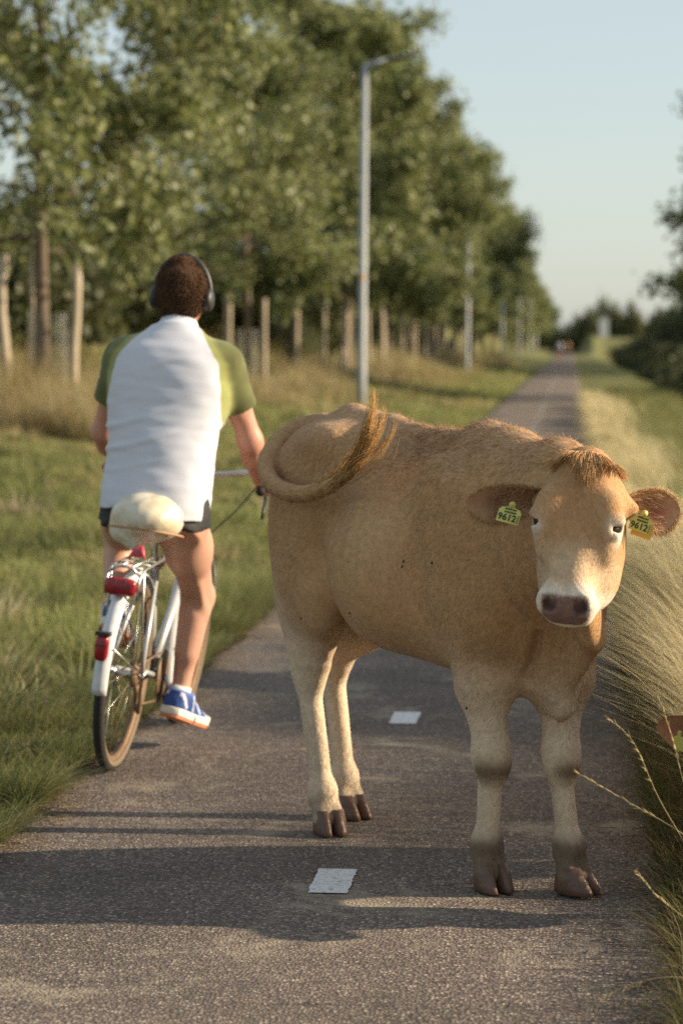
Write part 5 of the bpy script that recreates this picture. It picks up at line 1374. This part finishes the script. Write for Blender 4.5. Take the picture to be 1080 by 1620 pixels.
POLE = plain('lamp_post_paint', (0.34, 0.36, 0.37), 0.6, metal=0.0, var=0.06, scale=3)
POLE_D = plain('lamp_head_grey', (0.09, 0.095, 0.10), 0.4, metal=0.3)
STICK = plain('sticker_orange', (0.70, 0.30, 0.04), 0.5)
def lamp_post(x, y, label, group):
    r = empty('lamp_post', (x, y, float(H(x, y)) - 0.05)); r.rotation_euler = (0, math.radians(0.7), 0); tag(r, label, 'lamp post', group)
    h = 7.08 - float(H(x, y))
    b = MB(); b.tube([(0, 0, -0.3), (0, 0, 0.9), (0, 0, 0.95), (0, 0, h)], [0.095, 0.095, 0.085, 0.058], 18); b.build('pole', POLE, r)
    b = MB(); b.tube([(-0.05, 0, h - 0.035), (0.45, -0.02, h + 0.10)], [0.055, 0.042], 12); b.build('arm', POLE, r)
    rows = []
    for t, w, th in ((0, 0.05, 0.03), (0.06, 0.10, 0.045), (0.35, 0.13, 0.05), (0.62, 0.12, 0.035), (0.68, 0.07, 0.02)):
        rows.append([Vector((0.40 + t * 1.0, w * math.cos(a), h + 0.09 + t * 0.19 + th * math.sin(a))) for a in np.linspace(0, 2 * math.pi, 14, endpoint=False)])
    b = MB(); b.grid(rows, True); b.f += [tuple(reversed(range(14))), tuple(range(56, 70))]; b.build('lamp_head', POLE_D, r)
    b = MB(); b.grid([[Vector((0.0795 * math.cos(a), 0.0795 * math.sin(a), z)) for a in np.linspace(-2.1, -0.9, 7)] for z in (2.62, 2.74)]); b.build('sticker', STICK, r)
GL = 'lamp posts along the left verge'
lamp_post(-4.2, 48.5, 'tall grey lamp post rising behind the cow', GL)
lamp_post(-4.2, 98.0, 'second grey lamp post, half hidden by the tree crowns', GL)
lamp_post(-4.2, 147.0, 'third lamp post in the shade of the far trees', GL)
lamp_post(-4.2, 196.0, 'fourth lamp post, small against the far trees', GL)
lamp_post(-4.2, 245.0, 'fifth lamp post, tiny along the far tree row', GL)
lamp_post(-4.2, 294.0, 'sixth and farthest lamp post, tiny at the end of the tree row', GL)

# ------------------------------------------------------------------ shrubs, hedge, far trees
def make_bush(seed, rx, ry, rz, n, leaf, pal=LEAFC * 0.5):
    rng = np.random.RandomState(seed); nc = 70
    u = rng.normal(size=(nc, 3)); u /= np.linalg.norm(u, axis=1)[:, None]; u[:, 2] = np.abs(u[:, 2])
    cs = u * np.array((rx, ry, rz)) * rng.uniform(0.45, 0.95, (nc, 1))
    k = rng.randint(0, nc, n); pos = cs[k] + rng.normal(size=(n, 3)) * np.array((rx, ry, rz)) * 0.11
    pos[:, 2] = np.maximum(pos[:, 2], 0.02)
    wood = MB()
    for c in cs[:30]: wood.tube([(0, 0, -0.1), tuple(c * np.array((0.35, 0.35, 0.55))), tuple(c)], [0.05, 0.03, 0.008], 5, cap=False)
    wm = bpy.data.meshes.new('bush_wood'); wm.from_pydata(wood.v, [], wood.f); wm.update()
    return wm, leaf_mesh('bush_leaves', pos, leaf, rng, pal, droop=0.1)
def place_bush(meshes, x, y, label, group, sc=(1, 1, 1), rot=0.0, name='shrub', cat='shrub'):
    r = empty(name, (x, y, float(H(x, y)) - 0.05), rot); r.scale = sc; tag(r, label, cat, group)
    link('branches', meshes[0], BARK, r); link('foliage', meshes[1], LEAF, r, smooth=False)
bush = [make_bush(31, 1.5, 1.5, 1.7, 7000, 0.12), make_bush(32, 1.7, 1.4, 1.5, 7000, 0.12)]
rng = np.random.RandomState(77)
for i in range(20):                                    # scrub on the bank behind the trees
    y = 36 + i * 6.0; x = -11.0 - 3.5 * rng.uniform()
    place_bush(bush[i % 2], x, y, 'dark scrub bush on the left bank, ' + ORD[i] + ' from the camera', 'scrub on the left bank', (1.5, 1.5, 1.25 + 0.7 * rng.uniform()), i * 1.3)
for i in range(12):
    place_bush(bush[i % 2], -9.6 - 1.2 * rng.uniform(), 78 + i * 9, 'low bush under the left tree row, ' + ORD[i] + ' from the camera', 'bushes under the left trees', (1.3, 1.3, 0.95), i * 2.1)
for i, (x, y, s) in enumerate([(4.6, 50, 0.85), (4.4, 55, 0.9), (4.5, 60, 0.95), (4.4, 66, 1.0), (4.8, 72, 1.05), (4.9, 79, 1.0), (5.1, 87, 1.05), (5.2, 96, 1.1), (5.3, 106, 1.1), (5.4, 117, 1.15), (5.4, 130, 1.2), (5.6, 145, 1.3), (5.6, 162, 1.35), (5.8, 182, 1.4), (6.2, 205, 1.5), (6.6, 232, 1.6)]):
    place_bush(bush[i % 2], x, y, 'dark hedge bush right of the path, ' + ORD[i] + ' from the camera', 'hedge bushes right of the path', (1.1 * s, 1.5 * s, 1.0 * s), i * 0.9)
for i, (x, y, s) in enumerate([(9.2, 165, 2.1), (11.0, 176, 2.5), (13.5, 190, 2.7)]):
    place_bush(bush[i % 2], x, y, ('leftmost', 'middle', 'rightmost')[i] + ' of three rounded dark thickets against the sky at right', 'thicket at the right', (1.3 * s, 1.3 * s, 1.75 * s), i * 1.1, 'thicket', 'thicket')
for i in range(16):
    x = -4 + i * 2.4 + rng.uniform(-0.5, 0.5); y = 430 + rng.uniform(-25, 40)
    place_bush(bush[i % 2], x, y, 'tiny skyline tree at the end of the path, ' + ORD[i] + ' from the left', 'distant skyline trees', (1.6, 1.6, 3.0 + 1.6 * rng.uniform()), i, 'distant_tree', 'tree')
# trees on the right whose shade falls over the far path
GRR = 'trees on the right of the path'
place_tree(big[1], 6.6, 66.0, 'tree whose leafy branch hangs in at the right edge against the sky', GRR, 0.9, 1.0)
for i, y in enumerate([112, 122, 131, 141, 152, 164, 176, 190, 205, 221]):
    place_tree(big[i % 3], 0.0463 * y + 7.5 + 1.5 * (i % 2), y, 'tall tree beyond the right edge shading the far path, ' + ORD[i] + ' from the camera', 'shade trees right of the path', i * 1.2, 1.25)

# white gable far off
hut = empty('white_hut', (5.3, 400, 1.4)); tag(hut, 'small white building far off among the skyline trees', 'building')
b = MB(); b.box((0, 0, 2.0), (1.5, 4.0, 4.0)); b.build('wall', plain('white_wall', (0.80, 0.79, 0.75), 0.8), hut, smooth=False)
b = MB(); b.add([(-0.9, -2.1, 4.0), (0.9, -2.1, 4.0), (0, -2.1, 4.9), (-0.9, 2.1, 4.0), (0.9, 2.1, 4.0), (0, 2.1, 4.9)], [(0, 1, 2), (5, 4, 3), (0, 2, 5, 3), (1, 4, 5, 2), (0, 3, 4, 1)]); b.build('roof', plain('grey_roof', (0.45, 0.44, 0.42), 0.8), hut, smooth=False)

# two people far down the path
def far_walker(x, y, top, legs, label):
    root = empty('person', (x, y, 0.014)); tag(root, label, 'person')
    F = Field((-0.4, -0.4, 0), (0.4, 0.4, 1.8), 0.025)
    for s in (-1, 1):
        F.chain([(s * 0.09, 0, 0.9), (s * 0.10, 0.06 * s, 0.48), (s * 0.10, -0.05 * s, 0.06)], [0.085, 0.06, 0.045], k=0.05); F.cap((s * 0.10, -0.05 * s, 0.05), (s * 0.10, -0.05 * s - 0.14, 0.04), 0.04, 0.035, k=0.03)
        F.chain([(s * 0.18, 0, 1.40), (s * 0.24, -0.06 * s, 1.12), (s * 0.22, -0.14, 0.90)], [0.055, 0.045, 0.035], k=0.05)
    F.ecap((0, 0, 0.95), (0, 0, 1.36), (1, 0, 0), (0.16, 0.11), (0.19, 0.12), k=0.06); F.cap((0, 0, 1.42), (0, 0, 1.55), 0.055, 0.05, k=0.05); F.ell((0, 0, 1.64), (0.08, 0.095, 0.115), k=0.03)
    V, Fc = F.mesh(1); C = np.where((V[:, 2] < 0.95)[:, None], np.array(legs), np.array(top)); C = np.where((V[:, 2] > 1.50)[:, None], np.array((0.40, 0.24, 0.17)), C)
    C = np.where((V[:, 2] > 1.68)[:, None], np.array((0.05, 0.03, 0.02)), C)
    link('body', np_mesh('body', V, Fc, C), SHIRT, root)
far_walker(-1.05, 225, (0.60, 0.62, 0.70), (0.30, 0.05, 0.05), 'tiny far person in a pale top at the end of the path')
far_walker(-0.30, 232, (0.50, 0.30, 0.14), (0.10, 0.08, 0.10), 'tiny far person in an ochre top right of the pale one')

# ------------------------------------------------------------------ grasses
GRASS = attr_mat('grass_blade', rough=0.6, translucent=0.55, var=0.10, vscale=6.0, spec=0.3)
def blades(name, x, y, hgt, lean, az, width, base_c, tip_c, label, cat, nseg=2, kinkz=0.0, rng=None):
    n = len(x); z = H(x, y); P0 = np.stack([x, y, z], 1)
    ld = np.stack([np.cos(az), np.sin(az), np.zeros(n)], 1); sd = np.stack([-np.sin(az + 0.5), np.cos(az + 0.5), np.zeros(n)], 1)
    V = []; C = []
    for j in range(nseg + 1):
        t = j / nseg
        p = P0 + np.array((0, 0, 1)) * (hgt * (t - 0.30 * lean * t * t))[:, None] + ld * (hgt * lean * t ** 1.7)[:, None]
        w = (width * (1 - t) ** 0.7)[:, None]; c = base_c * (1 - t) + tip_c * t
        if j < nseg: V += [p - sd * w, p + sd * w]; C += [c, c]
        else: V.append(p); C.append(c)
    K = 2 * nseg + 1; V = np.stack(V, 1).reshape(-1, 3); C = np.stack(C, 1).reshape(-1, 3)
    b = (np.arange(n) * K)[:, None]
    fs = [np.concatenate([b + np.array([[2 * j, 2 * j + 1, 2 * j + 3, 2 * j + 2]]) for j in range(nseg - 1)])] if nseg > 1 else []
    fs.append(b + np.array([[2 * nseg - 2, 2 * nseg - 1, 2 * nseg]]))
    o = link(name, np_mesh(name, V, fs, C), GRASS, None, smooth=False)
    return tag(o, label, cat, kind='stuff')
rng = np.random.RandomState(5)
G1, G2, G3, STRAW, STRAW2 = [np.array(c) for c in ((0.215, 0.235, 0.075), (0.285, 0.29, 0.115), (0.135, 0.155, 0.050), (0.42, 0.335, 0.175), (0.62, 0.53, 0.33))]
def n2(x, y, s, seed): return noise3(np.stack([x, y, 0 * x], 1), s, seed)
def pick(n, cols, p): return np.array(cols)[rng.choice(len(cols), n, p=p)] * rng.uniform(0.75, 1.25, (n, 1))

# mown grass of the left verge, denser near the camera
def verge(n, y0, y1, x0, x1, h0, h1, w):
    y = y0 + (y1 - y0) * rng.uniform(0, 1, n) ** 1.5; x = rng.uniform(x0, x1, n)
    patch = n2(x, y, 1.6, 3); dry = n2(x, y, 0.9, 8) > 0.45
    h = rng.uniform(h0, h1, n) * (1 + 0.45 * patch)
    c = pick(n, [G1, G2, G3, STRAW], [0.40, 0.36, 0.16, 0.08]); c[dry] = c[dry] * 0.5 + STRAW * 0.5; hum = n2(x, y, 4.5, 12)[:, None]; c = c * (1 + 0.35 * np.clip(hum, -1, 1)); h = h * (1 + 0.6 * np.clip(hum[:, 0], -0.5, 1))
    return x, y, h, rng.uniform(0.2, 1.1, n), rng.uniform(0, 6.28, n), np.full(n, w) * (1 + y / 25), c * 0.75, c * 1.1
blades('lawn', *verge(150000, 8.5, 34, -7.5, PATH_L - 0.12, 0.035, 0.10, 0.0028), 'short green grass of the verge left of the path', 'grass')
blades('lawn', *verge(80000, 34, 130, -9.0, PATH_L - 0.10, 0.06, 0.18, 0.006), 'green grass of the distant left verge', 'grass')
# tussocks standing out of the lawn
nt_, per = 520, 70; cy = 9 + 45 * rng.uniform(0, 1, nt_) ** 1.5; cx = PATH_L - 0.35 - (5.6 * rng.uniform(0, 1, nt_)); k = np.repeat(np.arange(nt_), per); n = len(k)
sp = rng.uniform(0.05, 0.16, nt_); ths = rng.uniform(0.08, 0.26, nt_); tc = pick(nt_, [G2, G3, STRAW, STRAW2 * 0.8], [0.38, 0.30, 0.22, 0.10])
x = cx[k] + rng.normal(size=n) * sp[k]; y = cy[k] + rng.normal(size=n) * sp[k]; az = np.arctan2(y - cy[k], x - cx[k]) + rng.normal(size=n) * 0.4
c = tc[k] * rng.uniform(0.75, 1.25, (n, 1)); blades('tussock_grass', x, y, ths[k] * rng.uniform(0.5, 1.2, n), rng.uniform(0.3, 1.2, n), az, np.full(n, 0.003) * (1 + y / 25), c * 0.7, c * 1.1, 'ragged tussocks of green and straw grass standing out of the lawn', 'grass', 3)
# long unmown fringe hanging over the left edge
n = 42000; y = 5.4 + 9 * rng.uniform(0, 1, n) ** 1.2; d = rng.exponential(0.30, n); x = PATH_L + 0.02 - d + 0.03 * n2(y, y, 5, 1)
tuft = np.clip(n2(x, y, 7, 4) + 0.4, 0, 1.5)
h = rng.uniform(0.06, 0.22, n) * (0.5 + tuft * 0.9)
c = pick(n, [G1, G2, G3, STRAW], [0.42, 0.28, 0.15, 0.15])
blades('edge_grass', x, y, h, rng.uniform(0.4, 1.5, n), rng.normal(-0.5, 1.1, n), np.full(n, 0.0024), c * 0.7, c * 1.1, 'long green grass hanging over the left edge of the asphalt', 'grass', 3)
# dead straw litter along the edges
n = 14000; y = 4.5 + 30 * rng.uniform(0, 1, n) ** 1.8; sgn = rng.uniform(size=n) < 0.6; x = np.where(sgn, PATH_L + rng.normal(-0.01, 0.07, n), PATH_R - np.abs(rng.normal(0.0, 0.11, n)) + 0.05)
P = np.stack([x, y, np.maximum(H(x, y), 0.010) + 0.008], 1); a = rng.uniform(0, 6.28, n)
strands('straw_litter', P, np.stack([np.cos(a), np.sin(a), 0.12 * rng.uniform(-0.2, 1, n)], 1), rng.uniform(0.02, 0.10, n), 0.0012, GRASS, None, pick(n, [STRAW, np.array((0.27, 0.16, 0.075)), np.array((0.14, 0.09, 0.05))], [0.4, 0.35, 0.25]), nseg=1, rng=rng)
tag(bpy.context.scene.objects['straw_litter'], 'dead straw and dry stems lying along the path edges', 'straw')
# rough dry grass round stakes and on the bank
def rough(n, xf, yf, h0, h1, cols, p, w, name, label, lean=0.9, nseg=3, az=None):
    x, y = xf, yf; cl = np.clip(n2(x, y, 1.1, 21) + 0.55, 0.08, 1.5); h = rng.uniform(h0, h1, n) * cl
    c = pick(n, cols, p)
    return blades(name, x, y, h, rng.uniform(0.2, lean, n), rng.uniform(0, 6.28, n) if az is None else az, np.full(n, w) * (1 + y / 30), c * 0.7, c * 1.1, label, 'grass', nseg)
n = 70000; yy = 26 + 100 * rng.uniform(0, 1, n) ** 1.7; rough(n, rng.normal(-6.6, 0.75, n), yy, 0.22, 0.92, [STRAW, STRAW2 * 0.8, np.array((0.30, 0.20, 0.09)), G2], [0.42, 0.22, 0.20, 0.16], 0.0035, 'dry_grass', 'dry straw coloured grass round the trunks and stakes')
n = 45000; yy = 22 + 110 * rng.uniform(0, 1, n) ** 1.4; rough(n, rng.uniform(-17, -8, n), yy, 0.3, 1.0, [STRAW * 0.8, G1, G2, np.array((0.30, 0.20, 0.09))], [0.28, 0.30, 0.22, 0.20], 0.006, 'bank_grass', 'mixed green and dry grass on the bank behind the trees')
n = 16000; yy = 40 + 120 * rng.uniform(0, 1, n); rough(n, rng.normal(-4.6, 0.5, n), yy, 0.1, 0.6, [STRAW, G2, np.array((0.30, 0.20, 0.09))], [0.5, 0.3, 0.2], 0.005, 'post_grass', 'dry grass along the feet of the lamp posts')
# tall pale grass on the right
n = 90000; yy = 9.4 + 50 * rng.uniform(0, 1, n) ** 1.9; xx = PATH_R + 0.10 + rng.gamma(2.2, 0.26, n) * np.where(yy > 13, 0.40, 1.0)
cl = np.clip(n2(xx, yy, 3.0, 41) + 0.75, 0.15, 1.5)
h = rng.uniform(0.35, 0.85, n) * np.minimum(cl, 1.1) * (1 - 0.40 * sstep(12.2, 13.0, yy)); c = pick(n, [STRAW2, STRAW, STRAW2 * 0.85, G2], [0.40, 0.28, 0.2, 0.12])
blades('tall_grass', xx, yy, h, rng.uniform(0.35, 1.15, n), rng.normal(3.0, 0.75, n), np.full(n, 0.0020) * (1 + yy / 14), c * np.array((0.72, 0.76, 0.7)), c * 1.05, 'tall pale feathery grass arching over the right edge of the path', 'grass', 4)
n = 3800; yy = rng.uniform(7.0, 9.3, n); xx = PATH_R + 0.16 + rng.gamma(2.2, 0.16, n); c = pick(n, [STRAW2 * 1.15, STRAW2, STRAW], [0.5, 0.35, 0.15])
blades('bent_grass', xx, yy, rng.uniform(0.40, 0.95, n), rng.uniform(0.35, 1.15, n), rng.normal(2.8, 0.8, n), np.full(n, 0.0015), c * 0.8, c * 1.1, 'loose tall straw stems fanning out between the cow and the right edge', 'grass', 5)
n = 150; x = rng.uniform(PATH_L, PATH_R, n); y = rng.uniform(4.6, 14, n); a = rng.uniform(0, 6.28, n)
o = strands('straw_bits', np.stack([x, y, np.full(n, 0.0165)], 1), np.stack([np.cos(a), np.sin(a), 0.04 * rng.uniform(0, 1, n)], 1), rng.uniform(0.02, 0.09, n), 0.0014, GRASS, None, pick(n, [STRAW, np.array((0.27, 0.16, 0.075))], [0.6, 0.4]), nseg=1, rng=rng); tag(o, 'scattered bits of straw lying on the asphalt', 'straw')
n = 42000; yy = 9.35 + 2.9 * rng.uniform(0, 1, n); xx = PATH_R + 0.12 + rng.gamma(2.4, 0.20, n); c = pick(n, [STRAW2 * 1.15, STRAW2, STRAW, G2], [0.48, 0.28, 0.14, 0.10])
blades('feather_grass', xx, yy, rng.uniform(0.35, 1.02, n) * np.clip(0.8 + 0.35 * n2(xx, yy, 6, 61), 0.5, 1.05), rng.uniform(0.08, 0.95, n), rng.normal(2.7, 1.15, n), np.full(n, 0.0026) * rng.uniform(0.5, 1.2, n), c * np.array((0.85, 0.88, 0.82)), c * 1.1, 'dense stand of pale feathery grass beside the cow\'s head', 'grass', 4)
n = 16000; yy = rng.uniform(6.3, 9.6, n); xx = PATH_R + 0.25 + rng.gamma(2.0, 0.25, n); c = pick(n, [STRAW2, STRAW, G2], [0.45, 0.30, 0.25])
blades('straw_grass', xx, yy, rng.uniform(0.12, 0.42, n), rng.uniform(0.4, 1.3, n), rng.normal(3.0, 0.9, n), np.full(n, 0.0022), c * 0.65, c, 'thin straw coloured grass where the cattle graze at the right edge', 'grass', 4)
n = 26000; yy = 4.3 + 9 * rng.uniform(0, 1, n); xx = PATH_R - 0.05 + rng.gamma(1.5, 0.22, n); c = pick(n, [G3 * 0.8, G1 * 0.7, STRAW * 0.55, np.array((0.16, 0.11, 0.06))], [0.33, 0.17, 0.28, 0.22])
blades('verge_grass', xx, yy, rng.uniform(0.04, 0.24, n), rng.uniform(0.3, 1.6, n), rng.normal(3.1, 1.2, n), np.full(n, 0.0022), c * 0.7, c, 'low dark green grass at the foot of the right verge', 'grass', 3)
n = 60000; yy = 13 + 60 * rng.uniform(0, 1, n) ** 1.5; xx = rng.uniform(0.9, 6, n); c = pick(n, [G2 * 0.8, G1 * 0.8, STRAW], [0.52, 0.40, 0.08])
blades('meadow_grass', xx, yy, rng.uniform(0.08, 0.35, n), rng.uniform(0.2, 1.0, n), rng.uniform(0, 6.28, n), np.full(n, 0.004) * (1 + yy / 30), c * 0.75, c * 1.1, 'green meadow grass beyond the tall pale grass on the right', 'grass', 2)
# single long stalks with seed heads leaning in at the lower right
SEED = attr_mat('seed_stalk', rough=0.7, translucent=0.2, var=0.1, vscale=20)
def stalk(pts, label, r=0.0011, seed=0):
    rg = np.random.RandomState(seed); P = spline(pts, 30); b = MB(); b.tube([Vector(p) for p in P], [r * (1 - 0.5 * i / 29) for i in range(30)], 6)
    root = empty('grass_stalk', tuple(P[0])); tag(root, label, 'grass stalk', 'long stalks at the lower right')
    b.xf(lambda p: p - Vector(P[0])); me = bpy.data.meshes.new('stem'); me.from_pydata(b.v, [], b.f); me.update()
    a = me.color_attributes.new('col', 'FLOAT_COLOR', 'POINT'); a.data.foreach_set('color', np.tile(np.array((0.50, 0.39, 0.19, 1), dtype=np.float32), len(me.vertices)))
    link('stem', me, SEED, root)
    k = 42; i = rg.randint(18, 30, k); rt = P[i] - P[0]; tg = P[-1] - P[-6]; tg = tg / np.linalg.norm(tg)
    strands('seed_head', rt, tg[None] + rg.normal(size=(k, 3)) * 0.22, rg.uniform(0.010, 0.024, k), 0.0014, SEED, root, np.array((0.52, 0.40, 0.20)) * rg.uniform(0.7, 1.2, (k, 1)), nseg=3, rng=rg)
def gz(x, y): return float(H(x, y))

stalk([(0.62, 5.66, 0.0), (0.45, 5.62, 0.22), (0.266, 5.60, 0.362), (0.14, 5.60, 0.435), (0.024, 5.60, 0.50)], 'lowest long straw stalk reaching left to the cow\'s far knee', seed=1)
stalk([(0.42, 5.66, 0.0), (0.33, 5.62, 0.22), (0.266, 5.60, 0.347), (0.207, 5.60, 0.45), (0.15, 5.6, 0.575), (0.096, 5.60, 0.626)], 'long curved straw stalk whose drooping tip stands highest', seed=2)
stalk([(0.52, 5.45, 0.0), (0.36, 5.42, 0.14), (0.258, 5.40, 0.216), (0.20, 5.40, 0.262), (0.157, 5.40, 0.31)], 'branched straw stalk low in the right corner', seed=3)
stalk([(0.50, 5.62, 0.0), (0.36, 5.6, 0.26), (0.28, 5.58, 0.44), (0.235, 5.56, 0.60), (0.20, 5.55, 0.70)], 'upright straw stalk crossing the grazing cow\'s ear', r=0.0009, seed=4)
stalk([(0.46, 5.25, 0.0), (0.33, 5.22, 0.10), (0.22, 5.20, 0.13), (0.10, 5.18, 0.10), (0.02, 5.16, 0.03)], 'flattened straw stalk lying over the path edge at the bottom right', r=0.0009, seed=5)
